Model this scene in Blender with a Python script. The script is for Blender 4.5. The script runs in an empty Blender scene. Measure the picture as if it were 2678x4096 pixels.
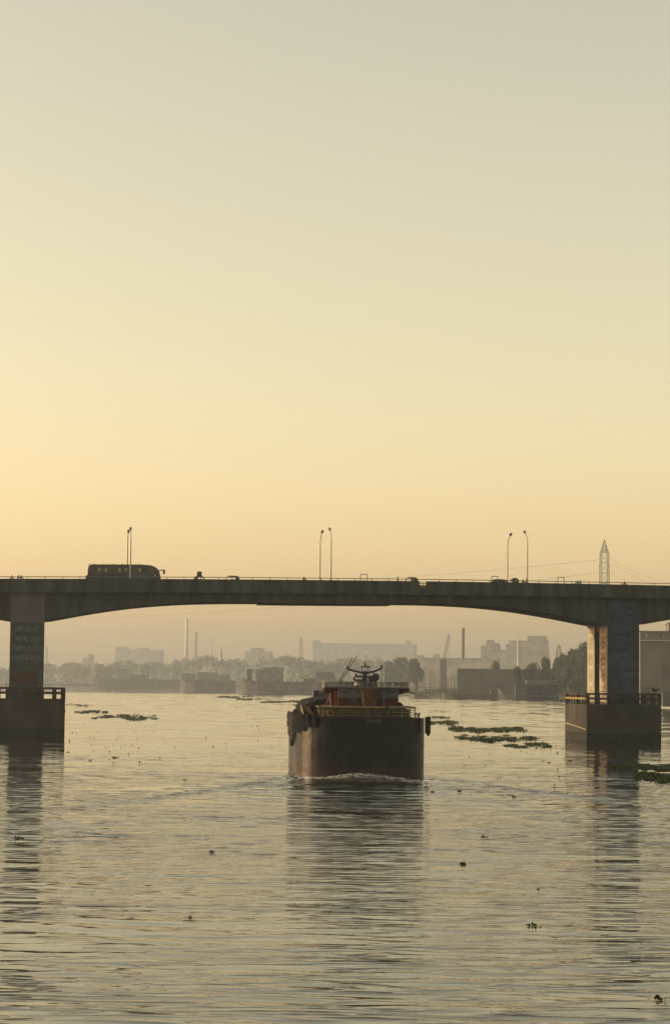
import bpy, math, random
import numpy as np
from mathutils import Vector, Matrix

random.seed(7)
rng = np.random.default_rng(7)
R = math.radians

# ------------------------------------------------------------------ camera, sky, sun, exposure
SC = bpy.context.scene
COL = SC.collection
F = 9000.0                      # focal length in photograph pixels (2678 x 4096)
PW, PH = 2678.0, 4096.0
CAM = Vector((0, 0, 8.67))
PITCH, ROLL = math.atan(678 / F), R(0.6)
CROT = Matrix.Rotation(math.pi / 2 + PITCH, 3, 'X') @ Matrix.Rotation(ROLL, 3, 'Z')
cd = bpy.data.cameras.new('camera')
cam = bpy.data.objects.new('camera', cd)
COL.objects.link(cam)
cam.matrix_world = Matrix.Translation(CAM) @ CROT.to_4x4()
cd.sensor_fit = 'VERTICAL'
cd.sensor_height = 36.0
cd.lens = F / PH * 36.0
cd.clip_start = 1.0
cd.clip_end = 30000
SC.camera = cam

SUN_AZ, SUN_EL = R(86), R(13)          # azimuth counted to the left of the view direction
SUN = Vector((-math.sin(SUN_AZ) * math.cos(SUN_EL), math.cos(SUN_AZ) * math.cos(SUN_EL), math.sin(SUN_EL)))
w = bpy.data.worlds.new('World')
SC.world = w
w.use_nodes = True
nt = w.node_tree
nt.nodes.clear()
sky = nt.nodes.new('ShaderNodeTexSky')
sky.sky_type = 'NISHITA'
sky.sun_disc = False
sky.sun_elevation = SUN_EL
sky.sun_rotation = -SUN_AZ
sky.air_density = 1.0
sky.dust_density = 2.1
sky.ozone_density = 0.3
hsv = nt.nodes.new('ShaderNodeHueSaturation')
hsv.inputs['Saturation'].default_value = 0.84
tint = nt.nodes.new('ShaderNodeMix')
tint.data_type = 'RGBA'
tint.blend_type = 'MULTIPLY'
tint.inputs['Factor'].default_value = 1.0
tint.inputs['B'].default_value = (1.0, 0.748, 0.49, 1)
bg = nt.nodes.new('ShaderNodeBackground')
bg.inputs['Strength'].default_value = 0.15
wo = nt.nodes.new('ShaderNodeOutputWorld')
nt.links.new(sky.outputs[0], hsv.inputs['Color'])
nt.links.new(hsv.outputs[0], tint.inputs['A'])
nt.links.new(tint.outputs['Result'], bg.inputs['Color'])
nt.links.new(bg.outputs[0], wo.inputs['Surface'])

sl = bpy.data.lights.new('sun', 'SUN')
sl.energy = 2.0
sl.angle = R(0.6)
sl.color = (1.0, 0.82, 0.58)
so = bpy.data.objects.new('sun', sl)
COL.objects.link(so)
so.rotation_euler = SUN.to_track_quat('Z', 'Y').to_euler()
so.location = (0, 0, 300)

SC.view_settings.view_transform = 'Standard'
SC.view_settings.look = 'None'
SC.view_settings.exposure = 1.2
SC.view_settings.gamma = 1.0
SC.view_settings.use_curve_mapping = False
SC.render.engine = 'CYCLES'
SC.cycles.max_bounces = 6
SC.cycles.volume_bounces = 1
SC.cycles.use_denoising = True
SC.cycles.sample_clamp_indirect = 8.0

# ------------------------------------------------------------------ photograph pixel -> place
def ray(px, py):
    return (CROT @ Vector((px - PW / 2, PH / 2 - py, -F))).normalized()
def at(px, py, Y):
    d = ray(px, py)
    return CAM + d * (Y / d.y)
def ground(px, py, z=0.0):
    d = ray(px, py)
    return CAM + d * ((z - CAM.z) / d.z)
def on_plane(px, py, O, ang, off):
    """pixel -> (u, z) on the upright plane that runs along direction ang through O, moved off away from the viewer"""
    n = Vector((-math.sin(ang), math.cos(ang), 0)); t = Vector((math.cos(ang), math.sin(ang), 0))
    d = ray(px, py)
    s = ((O - CAM).dot(n) + off) / d.dot(n)
    p = CAM + d * s
    return (p - O).dot(t), p.z

# ------------------------------------------------------------------ materials
def mat(name, col, rough=0.7, metal=0.0, var=0.25, scale=1.0, bump=0.0, col2=None, stretch=(1, 1, 1), spec=0.5, detail=5.0):
    m = bpy.data.materials.new(name)
    m.use_nodes = True
    t = m.node_tree
    b = t.nodes['Principled BSDF']
    b.inputs['Roughness'].default_value = rough
    b.inputs['Metallic'].default_value = metal
    b.inputs['Specular IOR Level'].default_value = spec if rough < .6 else .15
    tc = t.nodes.new('ShaderNodeTexCoord')
    mp = t.nodes.new('ShaderNodeMapping')
    mp.inputs['Scale'].default_value = stretch
    nz = t.nodes.new('ShaderNodeTexNoise')
    nz.inputs['Scale'].default_value = scale
    nz.inputs['Detail'].default_value = detail
    cr = t.nodes.new('ShaderNodeValToRGB')
    c2 = col2 if col2 else tuple(min(1, c * (1 + var)) for c in col)
    c1 = col if col2 else tuple(c * (1 - var) for c in col)
    cr.color_ramp.elements[0].position = 0.35
    cr.color_ramp.elements[1].position = 0.68
    cr.color_ramp.elements[0].color = (*c1, 1)
    cr.color_ramp.elements[1].color = (*c2, 1)
    t.links.new(tc.outputs['Object'], mp.inputs['Vector'])
    t.links.new(mp.outputs['Vector'], nz.inputs['Vector'])
    t.links.new(nz.outputs['Fac'], cr.inputs['Fac'])
    t.links.new(cr.outputs['Color'], b.inputs['Base Color'])
    if bump:
        bp = t.nodes.new('ShaderNodeBump')
        bp.inputs['Strength'].default_value = min(1, bump * 4)
        bp.inputs['Distance'].default_value = bump
        t.links.new(nz.outputs['Fac'], bp.inputs['Height'])
        t.links.new(bp.outputs['Normal'], b.inputs['Normal'])
    return m

M = {}
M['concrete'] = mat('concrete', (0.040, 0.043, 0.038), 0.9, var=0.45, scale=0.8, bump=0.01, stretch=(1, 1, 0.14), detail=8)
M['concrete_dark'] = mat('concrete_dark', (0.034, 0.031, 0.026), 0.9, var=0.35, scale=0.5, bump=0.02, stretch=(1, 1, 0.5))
M['concrete_pale'] = mat('concrete_pale', (0.085, 0.082, 0.088), 0.9, var=0.2, scale=0.5)
M['asphalt'] = mat('asphalt', (0.05, 0.05, 0.05), 0.9, scale=3)
M['green_paint'] = mat('green_paint', (0.045, 0.054, 0.05), 0.8, scale=1)
M['maroon_paint'] = mat('maroon_paint', (0.055, 0.032, 0.026), 0.8, scale=1)
M['pale_letter'] = mat('pale_letter', (0.10, 0.14, 0.13), 0.8, scale=2, var=0.4)
M['blue_paint'] = mat('blue_paint', (0.026, 0.040, 0.062), 0.75, scale=0.6, var=0.35, bump=0.005)
M['blue_pale'] = mat('blue_pale', (0.042, 0.058, 0.078), 0.75, scale=0.8, var=0.3)
M['ochre_wall'] = mat('ochre_wall', (0.18, 0.145, 0.105), 0.85, scale=0.7, var=0.2)
M['cream_wall'] = mat('cream_wall', (0.22, 0.20, 0.135), 0.85, scale=0.7, var=0.15)
M['poster_pale'] = mat('poster_pale', (0.29, 0.25, 0.195), 0.8, scale=2, var=0.15)
M['poster_cream'] = mat('poster_cream', (0.28, 0.26, 0.19), 0.8, scale=2, var=0.12)
M['poster_ink'] = mat('poster_ink', (0.07, 0.03, 0.02), 0.8, scale=3)
M['poster_ink2'] = mat('poster_ink2', (0.15, 0.13, 0.085), 0.8, scale=3)
M['steel'] = mat('steel', (0.14, 0.14, 0.13), 0.5, 0.4, scale=4)
M['rail_yellow'] = mat('rail_yellow', (0.20, 0.15, 0.04), 0.7, scale=2)
M['rust'] = mat('rust', (0.16, 0.08, 0.045), 0.85, scale=3, var=0.4)
M['tyre'] = mat('tyre', (0.014, 0.014, 0.014), 0.8, scale=6, var=0.4)
M['glass'] = mat('glass', (0.02, 0.025, 0.03), 0.08, scale=1)
M['navy'] = mat('navy', (0.012, 0.016, 0.024), 0.5, scale=1.2, var=0.5)
M['red_paint'] = mat('red_paint', (0.052, 0.013, 0.012), 0.6, scale=1.5, var=0.3)
M['grey_paint'] = mat('grey_paint', (0.085, 0.092, 0.108), 0.6, scale=1.2, var=0.2)
M['brown_paint'] = mat('brown_paint', (0.06, 0.032, 0.015), 0.7, scale=1.5, var=0.35)
M['yellow_paint_and_light'] = mat('yellow_paint_and_light', (0.15, 0.135, 0.07), 0.7, scale=1.5, var=0.3)  # yellow paint; on the casing edge it stands for gold sunlight
M['olive_paint'] = mat('olive_paint', (0.05, 0.048, 0.028), 0.75, scale=1.2, var=0.35)
M['white_paint'] = mat('white_paint', (0.30, 0.30, 0.29), 0.6, scale=2, var=0.15)
M['orange_paint_and_light'] = mat('orange_paint_and_light', (0.28, 0.10, 0.025), 0.6, scale=2, var=0.2)  # orange paint; on the wheelhouse ladder it stands for warm sunlight
M['tarp'] = mat('tarp', (0.007, 0.008, 0.009), 0.7, scale=1.5, var=0.5, bump=0.05)
M['rope'] = mat('rope', (0.3, 0.24, 0.14), 0.9, scale=8)
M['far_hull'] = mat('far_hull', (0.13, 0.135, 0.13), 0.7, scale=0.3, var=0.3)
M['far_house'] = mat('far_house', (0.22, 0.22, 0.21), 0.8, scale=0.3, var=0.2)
M['building'] = mat('building', (0.42, 0.415, 0.39), 0.85, scale=0.12, var=0.2)  # lightened so that part of the distance haze is in the colour
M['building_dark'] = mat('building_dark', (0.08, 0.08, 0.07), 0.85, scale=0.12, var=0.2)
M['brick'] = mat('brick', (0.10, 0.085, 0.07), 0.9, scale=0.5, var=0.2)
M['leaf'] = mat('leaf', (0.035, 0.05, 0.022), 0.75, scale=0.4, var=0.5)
M['leaf_far_hazed'] = mat('leaf_far_hazed', (0.12, 0.135, 0.10), 0.8, scale=0.1, var=0.4)  # paler than the near leaf: haze fade put into the foliage colour
M['bark'] = mat('bark', (0.05, 0.04, 0.03), 0.9, scale=2)
M['hyacinth'] = mat('hyacinth', (0.030, 0.046, 0.013), 0.6, scale=1.5, var=0.6)
M['land'] = mat('land', (0.045, 0.045, 0.032), 0.95, scale=0.1, var=0.35)
M['timber'] = mat('timber', (0.10, 0.085, 0.065), 0.9, scale=1.0, var=0.4)
M['bus_body'] = mat('bus_body', (0.018, 0.018, 0.02), 0.4, scale=2)
M['bus_blue'] = mat('bus_blue', (0.03, 0.06, 0.13), 0.4, scale=2)
M['curtain'] = mat('curtain', (0.26, 0.25, 0.19), 0.8, scale=3)
M['auto_green'] = mat('auto_green', (0.03, 0.06, 0.035), 0.5, scale=2)
M['auto_pink'] = mat('auto_pink', (0.12, 0.035, 0.045), 0.6, scale=2)
M['cloth_dark'] = mat('cloth_dark', (0.03, 0.03, 0.035), 0.9, scale=4)
M['cloth_blue'] = mat('cloth_blue', (0.04, 0.05, 0.08), 0.9, scale=4)
M['bird'] = mat('bird', (0.03, 0.025, 0.02), 0.8, scale=8)

M['tarp'].node_tree.nodes['Principled BSDF'].inputs['Specular IOR Level'].default_value = 0.02
M['algae'] = mat('algae', (0.014, 0.015, 0.010), 0.8, scale=1.2, var=0.5, bump=0.02)
M['building_mid'] = mat('building_mid', (0.115, 0.113, 0.10), 0.85, scale=0.12, var=0.2)
# hull paint: dark, worn plates, rust towards the water and in runs, half gloss so the low sun glints
def hull_material():
    m = bpy.data.materials.new('hull_paint')
    m.use_nodes = True
    t = m.node_tree; N = t.nodes; L = t.links
    b = N['Principled BSDF']
    tc = N.new('ShaderNodeTexCoord')
    mp = N.new('ShaderNodeMapping'); mp.inputs['Scale'].default_value = (1, 0.35, 0.25)
    n1 = N.new('ShaderNodeTexNoise'); n1.inputs['Scale'].default_value = 1.6; n1.inputs['Detail'].default_value = 8
    r1 = N.new('ShaderNodeValToRGB')
    e = r1.color_ramp.elements
    e[0].position = 0.50; e[0].color = (0.003, 0.004, 0.007, 1)
    e[1].position = 0.72; e[1].color = (0.013, 0.011, 0.010, 1)
    L.new(tc.outputs['Object'], mp.inputs['Vector']); L.new(mp.outputs['Vector'], n1.inputs['Vector'])
    L.new(n1.outputs['Fac'], r1.inputs['Fac'])
    sx = N.new('ShaderNodeSeparateXYZ'); L.new(tc.outputs['Object'], sx.inputs['Vector'])
    mr = N.new('ShaderNodeMapRange')
    mr.inputs['From Min'].default_value = 1.1; mr.inputs['From Max'].default_value = 0.7
    L.new(sx.outputs['Z'], mr.inputs['Value'])
    mx = N.new('ShaderNodeMix'); mx.data_type = 'RGBA'
    mx.inputs['B'].default_value = (0.030, 0.014, 0.010, 1)
    ml = N.new('ShaderNodeMath'); ml.operation = 'MULTIPLY'; ml.inputs[1].default_value = 0.4
    L.new(mr.outputs['Result'], ml.inputs[0]); L.new(ml.outputs[0], mx.inputs['Factor'])
    L.new(r1.outputs['Color'], mx.inputs['A']); L.new(mx.outputs['Result'], b.inputs['Base Color'])
    # dents between frames + fine rust relief
    n2 = N.new('ShaderNodeTexNoise'); n2.inputs['Scale'].default_value = 0.9; n2.inputs['Detail'].default_value = 3
    L.new(tc.outputs['Object'], n2.inputs['Vector'])
    n3 = N.new('ShaderNodeTexNoise'); n3.inputs['Scale'].default_value = 7; n3.inputs['Detail'].default_value = 6
    L.new(tc.outputs['Object'], n3.inputs['Vector'])
    b1 = N.new('ShaderNodeBump'); b1.inputs['Strength'].default_value = 0.6; b1.inputs['Distance'].default_value = 0.12
    b2 = N.new('ShaderNodeBump'); b2.inputs['Strength'].default_value = 0.5; b2.inputs['Distance'].default_value = 0.02
    L.new(n2.outputs['Fac'], b1.inputs['Height']); L.new(n3.outputs['Fac'], b2.inputs['Height'])
    L.new(b1.outputs['Normal'], b2.inputs['Normal']); L.new(b2.outputs['Normal'], b.inputs['Normal'])
    b.inputs['Roughness'].default_value = 0.34
    b.inputs['Specular IOR Level'].default_value = 0.15
    return m
M['hull_paint'] = hull_material()

def water_material():
    m = bpy.data.materials.new('river_water')
    m.use_nodes = True
    t = m.node_tree; N = t.nodes; L = t.links
    b = N['Principled BSDF']
    b.inputs['IOR'].default_value = 1.333
    b.inputs['Roughness'].default_value = 0.03
    tc = N.new('ShaderNodeTexCoord')
    def noise(scale, sc3, detail, dist=0.0):
        mp = N.new('ShaderNodeMapping'); mp.inputs['Scale'].default_value = sc3
        n = N.new('ShaderNodeTexNoise'); n.inputs['Scale'].default_value = scale
        n.inputs['Detail'].default_value = detail; n.inputs['Distortion'].default_value = dist
        L.new(tc.outputs['Object'], mp.inputs['Vector']); L.new(mp.outputs['Vector'], n.inputs['Vector'])
        return n.outputs['Fac']
    # ruffled and calm patches
    patch = noise(0.035, (0.7, 0.35, 1), 3)
    pr = N.new('ShaderNodeMapRange')
    pr.inputs['From Min'].default_value = 0.40; pr.inputs['From Max'].default_value = 0.62
    pr.inputs['To Min'].default_value = 0.12; pr.inputs['To Max'].default_value = 1.9
    L.new(patch, pr.inputs['Value'])
    fine = noise(3.2, (0.45, 1, 1), 3, 0.4)
    mid = noise(0.85, (0.4, 1, 1), 2, 0.3)
    mu = N.new('ShaderNodeMath'); mu.operation = 'MULTIPLY'
    L.new(fine, mu.inputs[0]); L.new(pr.outputs['Result'], mu.inputs[1])
    # long thin steep-fronted ripples: narrow ridges along the contours of stretched noise, in clusters
    def ridge(scale, sc3, width, seed):
        n = noise(scale, sc3, 1.5, 0.2)
        d = N.new('ShaderNodeMath'); d.operation = 'SUBTRACT'; L.new(n, d.inputs[0]); d.inputs[1].default_value = seed
        ab = N.new('ShaderNodeMath'); ab.operation = 'ABSOLUTE'; L.new(d.outputs[0], ab.inputs[0])
        r = N.new('ShaderNodeMapRange'); r.interpolation_type = 'SMOOTHSTEP'
        r.inputs['From Min'].default_value = 0; r.inputs['From Max'].default_value = width
        r.inputs['To Min'].default_value = 1; r.inputs['To Max'].default_value = 0
        L.new(ab.outputs[0], r.inputs['Value'])
        return r.outputs['Result']
    clus = noise(0.09, (0.6, 1.2, 1), 3)
    cm = N.new('ShaderNodeMapRange'); cm.inputs['From Min'].default_value = 0.36; cm.inputs['From Max'].default_value = 0.62
    L.new(clus, cm.inputs['Value'])
    rd = N.new('ShaderNodeMath'); rd.operation = 'ADD'
    L.new(ridge(0.42, (0.22, 1, 1), 0.055, 0.5), rd.inputs[0]); L.new(ridge(0.8, (0.28, 1, 1), 0.06, 0.47), rd.inputs[1])
    sp_ = N.new('ShaderNodeSeparateXYZ'); L.new(tc.outputs['Object'], sp_.inputs['Vector'])
    slick = N.new('ShaderNodeAttribute'); slick.attribute_name = 'slick'
    def out(hi, lo, a, z, src):
        r = N.new('ShaderNodeMapRange'); r.inputs['From Min'].default_value = a; r.inputs['From Max'].default_value = z
        r.inputs['To Min'].default_value = hi; r.inputs['To Max'].default_value = lo
        L.new(sp_.outputs['Y'], r.inputs['Value'])
        r2 = N.new('ShaderNodeMapRange'); r2.inputs['From Min'].default_value = 58; r2.inputs['From Max'].default_value = 125; r2.inputs['To Min'].default_value = 0.45
        L.new(sp_.outputs['Y'], r2.inputs['Value'])
        y2 = N.new('ShaderNodeMath'); y2.operation = 'MULTIPLY'; L.new(r2.outputs['Result'], y2.inputs[0]); L.new(src, y2.inputs[1]); src = y2.outputs[0]
        k = N.new('ShaderNodeMath'); k.operation = 'MULTIPLY_ADD'; k.inputs[1].default_value = -0.88; k.inputs[2].default_value = 1.0
        L.new(slick.outputs['Fac'], k.inputs[0])
        y = N.new('ShaderNodeMath'); y.operation = 'MULTIPLY'; L.new(k.outputs[0], y.inputs[0]); L.new(src, y.inputs[1]); src = y.outputs[0]
        x = N.new('ShaderNodeMath'); x.operation = 'MULTIPLY'
        L.new(src, x.inputs[0]); L.new(r.outputs['Result'], x.inputs[1])
        return x.outputs[0]
    rm = N.new('ShaderNodeMath'); rm.operation = 'MULTIPLY'
    L.new(rd.outputs[0], rm.inputs[0]); L.new(cm.outputs['Result'], rm.inputs[1])
    b0 = N.new('ShaderNodeBump'); b0.inputs['Strength'].default_value = 1.0; b0.inputs['Distance'].default_value = 0.042
    b1 = N.new('ShaderNodeBump'); b1.inputs['Strength'].default_value = 1.0; b1.inputs['Distance'].default_value = 0.016
    b2 = N.new('ShaderNodeBump'); b2.inputs['Strength'].default_value = 1.0; b2.inputs['Distance'].default_value = 0.009
    L.new(out(1, .05, 150, 330, rm.outputs[0]), b0.inputs['Height']); L.new(out(1, .3, 150, 380, mid), b1.inputs['Height']); L.new(out(1, .35, 150, 380, mu.outputs[0]), b2.inputs['Height'])
    L.new(b0.outputs['Normal'], b1.inputs['Normal'])
    L.new(b1.outputs['Normal'], b2.inputs['Normal']); L.new(b2.outputs['Normal'], b.inputs['Normal'])
    at_ = N.new('ShaderNodeAttribute'); at_.attribute_name = 'foam'
    fn = noise(4.0, (0.5, 1, 1), 6)
    fr = N.new('ShaderNodeMapRange'); fr.inputs['From Min'].default_value = 0.44; fr.inputs['From Max'].default_value = 0.60
    L.new(fn, fr.inputs['Value'])
    fm = N.new('ShaderNodeMath'); fm.operation = 'MULTIPLY'
    L.new(at_.outputs['Fac'], fm.inputs[0]); L.new(fr.outputs['Result'], fm.inputs[1])
    mx = N.new('ShaderNodeMix'); mx.data_type = 'RGBA'
    mx.inputs['A'].default_value = (0.014, 0.015, 0.010, 1); mx.inputs['B'].default_value = (0.62, 0.63, 0.63, 1)
    L.new(fm.outputs[0], mx.inputs['Factor']); L.new(mx.outputs['Result'], b.inputs['Base Color'])
    return m
M['water'] = water_material()

# ------------------------------------------------------------------ mesh helpers
class MB:
    def __init__(s): s.v = []; s.f = []
    def add(s, vs, fs):
        o = len(s.v); s.v += [tuple(p) for p in vs]; s.f += [tuple(i + o for i in f) for f in fs]; return s
    def box(s, x0, x1, y0, y1, z0, z1):
        return s.add([(x0, y0, z0), (x1, y0, z0), (x1, y1, z0), (x0, y1, z0), (x0, y0, z1), (x1, y0, z1), (x1, y1, z1), (x0, y1, z1)],
                     [(0, 3, 2, 1), (4, 5, 6, 7), (0, 1, 5, 4), (1, 2, 6, 5), (2, 3, 7, 6), (3, 0, 4, 7)])
    def tube(s, a, b, r0, r1=None, n=8, cap=True):
        a = Vector(a); b = Vector(b); r1 = r0 if r1 is None else r1
        d = (b - a).normalized()
        u = d.orthogonal().normalized(); q = d.cross(u)
        vs = []
        for p, r in ((a, r0), (b, r1)):
            for k in range(n):
                t = 2 * math.pi * k / n
                vs.append(p + u * (r * math.cos(t)) + q * (r * math.sin(t)))
        fs = [(k, (k + 1) % n, n + (k + 1) % n, n + k) for k in range(n)]
        if cap: fs += [tuple(reversed(range(n))), tuple(range(n, 2 * n))]
        return s.add(vs, fs)
    def path(s, pts, r, n=6):
        for a, b in zip(pts[:-1], pts[1:]): s.tube(a, b, r, n=n)
        return s
    def prism(s, poly, axis, a, b):
        """extrude a 2-D outline between a and b along axis 0/1/2"""
        def P(p, h):
            q = [p[0], p[1]]; q.insert(axis, h); return tuple(q)
        n = len(poly)
        vs = [P(p, a) for p in poly] + [P(p, b) for p in poly]
        fs = [tuple(range(n)), tuple(range(2 * n - 1, n - 1, -1))] + [(k, n + k, n + (k + 1) % n, (k + 1) % n) for k in range(n)]
        return s.add(vs, fs)
    def lathe(s, prof, n=16, c=(0, 0, 0)):
        vs = []; fs = []
        for r, z in prof:
            for k in range(n):
                t = 2 * math.pi * k / n
                vs.append((c[0] + r * math.cos(t), c[1] + r * math.sin(t), c[2] + z))
        m = len(prof)
        for i in range(m - 1):
            for k in range(n):
                fs.append((i * n + k, i * n + (k + 1) % n, (i + 1) * n + (k + 1) % n, (i + 1) * n + k))
        fs += [tuple(reversed(range(n))), tuple(range((m - 1) * n, m * n))]
        return s.add(vs, fs)
    def torus(s, c, axis, R0, r, n=14, m=6):
        c = Vector(c); ax = Vector(axis).normalized(); u = ax.orthogonal().normalized(); q = ax.cross(u)
        vs = []; fs = []
        for i in range(n):
            a = 2 * math.pi * i / n; d = u * math.cos(a) + q * math.sin(a)
            for j in range(m):
                b = 2 * math.pi * j / m
                vs.append(c + d * (R0 + r * math.cos(b)) + ax * (r * math.sin(b)))
        for i in range(n):
            for j in range(m):
                fs.append((i * m + j, ((i + 1) % n) * m + j, ((i + 1) % n) * m + (j + 1) % m, i * m + (j + 1) % m))
        return s.add(vs, fs)
    def mesh(s, name, mt, smooth=False):
        me = bpy.data.meshes.new(name)
        me.from_pydata(s.v, [], s.f)
        me.materials.append(M[mt] if isinstance(mt, str) else mt)
        fix_normals(me)
        if smooth: me.shade_smooth()
        me.update()
        return me
    def build(s, name, mt, parent=None, smooth=False):
        return link(name, s.mesh(name, mt, smooth), parent)

import bmesh
def fix_normals(me):
    bm = bmesh.new(); bm.from_mesh(me)
    bmesh.ops.recalc_face_normals(bm, faces=bm.faces)
    bm.to_mesh(me); bm.free()

def link(name, me, parent=None, loc=None, rot=None):
    o = bpy.data.objects.new(name, me)
    COL.objects.link(o)
    if parent is not None: o.parent = parent
    if loc is not None: o.location = loc
    if rot is not None: o.rotation_euler = rot
    return o
def box(name, mt, parent, *a): return MB().box(*a).build(name, mt, parent)
def tag(o, label, cat, group=None):
    o['label'] = label; o['category'] = cat
    if group: o['group'] = group
    return o
def thing(name, label, cat, loc=(0, 0, 0), rz=0.0, group=None):
    o = bpy.data.objects.new(name, None)
    COL.objects.link(o)
    o.location = loc; o.rotation_euler = (0, 0, rz)
    o.empty_display_size = 0.5
    return tag(o, label, cat, group)
def kind(o, k): o['kind'] = k; return o
def copy_tree(o, parent=None):
    c = o.copy(); COL.objects.link(c); c.parent = parent
    for ch in list(o.children): copy_tree(ch, c)
    return c
def put(o, loc, rz=None, label=None, group=None, scale=None):
    o.location = loc
    if rz is not None: o.rotation_euler = (0, 0, rz)
    if label: o['label'] = label
    if group: o['group'] = group
    if scale: o.scale = (scale,) * 3
    return o
def text(body, size, mt, parent, loc, rot, name='lettering', width=None, depth=0.004):
    cu = bpy.data.curves.new('lettering', 'FONT')
    cu.body = body; cu.size = size; cu.align_x = 'CENTER'; cu.align_y = 'CENTER'; cu.extrude = depth; cu.offset = size * 0.012
    cu.resolution_u = 2
    tmp = bpy.data.objects.new('tmp', cu); COL.objects.link(tmp)
    dg = bpy.context.evaluated_depsgraph_get()
    me = bpy.data.meshes.new_from_object(tmp.evaluated_get(dg))
    bpy.data.objects.remove(tmp); bpy.data.curves.remove(cu)
    if len(me.vertices) and width:
        xs = [v.co.x for v in me.vertices]; k = width / max(1e-3, max(xs) - min(xs))
        c0 = (max(xs) + min(xs)) / 2
        for v in me.vertices: v.co.x = (v.co.x - c0) * k
    me.materials.clear(); me.materials.append(M[mt])
    return link(name, me, parent, loc, rot)

# ------------------------------------------------------------------ river: real waves near the camera, ripple relief beyond
SHIP_O = Vector((2.8, 205.0, 0)); SHIP_A = R(2.3)
def build_river():
    rows = []; y = 45.0
    while y < 1500: rows.append(y); y += 0.00125 * y + 0.012
    rows.append(1500.0)
    ys = np.array(rows); nc = 250
    s = np.linspace(-0.5, 0.5, nc)
    Y = np.repeat(ys[:, None], nc, 1); X = s[None, :] * (0.46 * Y + 16)
    # wind ripples: many small directional waves, crests lying mostly across the view
    r = np.random.default_rng(3)
    H = np.zeros_like(X)
    def bands(n, l0, l1, spread, slope, warp=0.0):
        h = np.zeros_like(X)
        for _ in range(n):
            lam = math.exp(r.uniform(math.log(l0), math.log(l1)))
            th = math.pi / 2 + r.normal(0, spread)
            k = 2 * math.pi / lam
            a = slope / k / math.sqrt(n) * 1.41
            h += a * np.sin(k * (math.cos(th) * X + math.sin(th) * Y) + r.uniform(0, 6.28))
        return h
    def blotch(l, seed, n=14):
        q = np.random.default_rng(seed); h = np.zeros_like(X)
        for _ in range(n):
            th = q.uniform(0, 6.28); k = 2 * math.pi / (l * q.uniform(0.6, 1.8))
            h += np.sin(k * (math.cos(th) * X + 0.45 * math.sin(th) * Y) + q.uniform(0, 6.28))
        return h / math.sqrt(n)
    ruf = 1 / (1 + np.exp(-2.2 * blotch(16, 5)))
    ruf2 = 1 / (1 + np.exp(-2.2 * blotch(9, 8)))
    calm = np.clip((Y - 55) / 60, 0.25, 1)           # the water lies calmer close by
    H += bands(26, 2.2, 5.5, 0.22, 0.019) * np.clip((600 - Y) / 200, 0, 1) + bands(22, 5.5, 14, 0.3, 0.030) * np.clip((Y - 250) / 250, 0, 1)
    H += bands(44, 0.75, 1.9, 0.20, 0.046) * (0.25 + 0.85 * ruf) * (0.25 + 0.75 * calm) * np.clip((420 - Y) / 120, 0, 1)
    H += bands(36, 0.35, 0.75, 0.40, 0.028) * ruf2 * calm * np.clip((330 - Y) / 150, 0, 1)
    # wake of the cargo ship
    ca, sa = math.cos(SHIP_A), math.sin(SHIP_A)
    dx, dy = X - SHIP_O.x, Y - SHIP_O.y
    sx = dx * ca + dy * sa; sy = -(-dx * sa + dy * ca)       # sy > 0 behind the stern
    behind = 1 / (1 + np.exp(-(sy + 1) * 2))
    dec = np.exp(-np.clip(sy, 0, None) / 26)
    calm_w = behind * np.exp(-(sx / (5.5 + 0.05 * np.clip(sy, 0, None))) ** 4) * np.exp(-np.clip(sy, 0, None) / 60)
    H *= 1 - 0.82 * calm_w
    H += behind * 0.19 * np.cos(2 * np.pi * (sy - 1.5 + 0.02 * sx ** 2) / 4.6) * np.exp(-(sx / (5 + 0.3 * np.clip(sy, 0, None))) ** 2) * dec
    H += 0.5 * np.exp(-((sx + 0.2) / 2.6) ** 2 - ((sy - 3.0) / 2.2) ** 2)
    H -= 0.40 * np.exp(-((sx - 5.6) / 1.5) ** 2 - ((sy + 0.5) / 3.0) ** 2)
    arm = 6 + 0.30 * sy
    H += behind * 0.14 * np.exp(-((np.abs(sx) - arm) / 1.3) ** 2) * np.exp(-np.clip(sy, 0, None) / 40) * np.cos(sy * 1.7)
    sc = np.clip(sy, 0, None)
    foam = behind * np.clip(1.0 * np.exp(-((sx - 3.8 - 0.10 * sy) / 1.5) ** 2 - (sy / 9) ** 2) + 0.7 * np.exp(-((sx + 4.2) / 1.8) ** 2 - ((sy - 1) / 2.2) ** 2)
                            + 0.75 * np.exp(-((sx - .6) / 4.8) ** 2 - (sy / 5.5) ** 2) + 0.45 * np.exp(-((np.abs(sx) - 6 - .2 * sc) / 1.0) ** 2 - sc / 18), 0, 1)
    # flat at the outer edges so that the far sheets meet it
    edge = np.clip((0.5 - np.abs(s))[None, :] / 0.03, 0, 1) * np.clip((1500 - Y) / 200, 0, 1) * np.clip((Y - 45) / 2, 0, 1)
    H *= edge
    nr = len(ys)
    verts = np.stack([X, Y, H], -1).reshape(-1, 3)
    idx = np.arange(nr * nc).reshape(nr, nc)
    q = np.stack([idx[:-1, :-1], idx[:-1, 1:], idx[1:, 1:], idx[1:, :-1]], -1).reshape(-1, 4)
    base = nr * nc
    x0n, x0f = X[0, 0], X[-1, 0]
    BX, Y0, Y1 = 3380.0, -780.0, 7380.0
    ex = np.array([(-BX, Y0, 0), (BX, Y0, 0), (BX, 45, 0), (-x0n, 45, 0), (x0n, 45, 0), (-BX, 45, 0),
                   (-BX, 1500, 0), (x0f, 1500, 0), (-x0f, 1500, 0), (BX, 1500, 0), (BX, Y1, 0), (-BX, Y1, 0)])
    verts = np.concatenate([verts, ex])
    b = base
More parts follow.
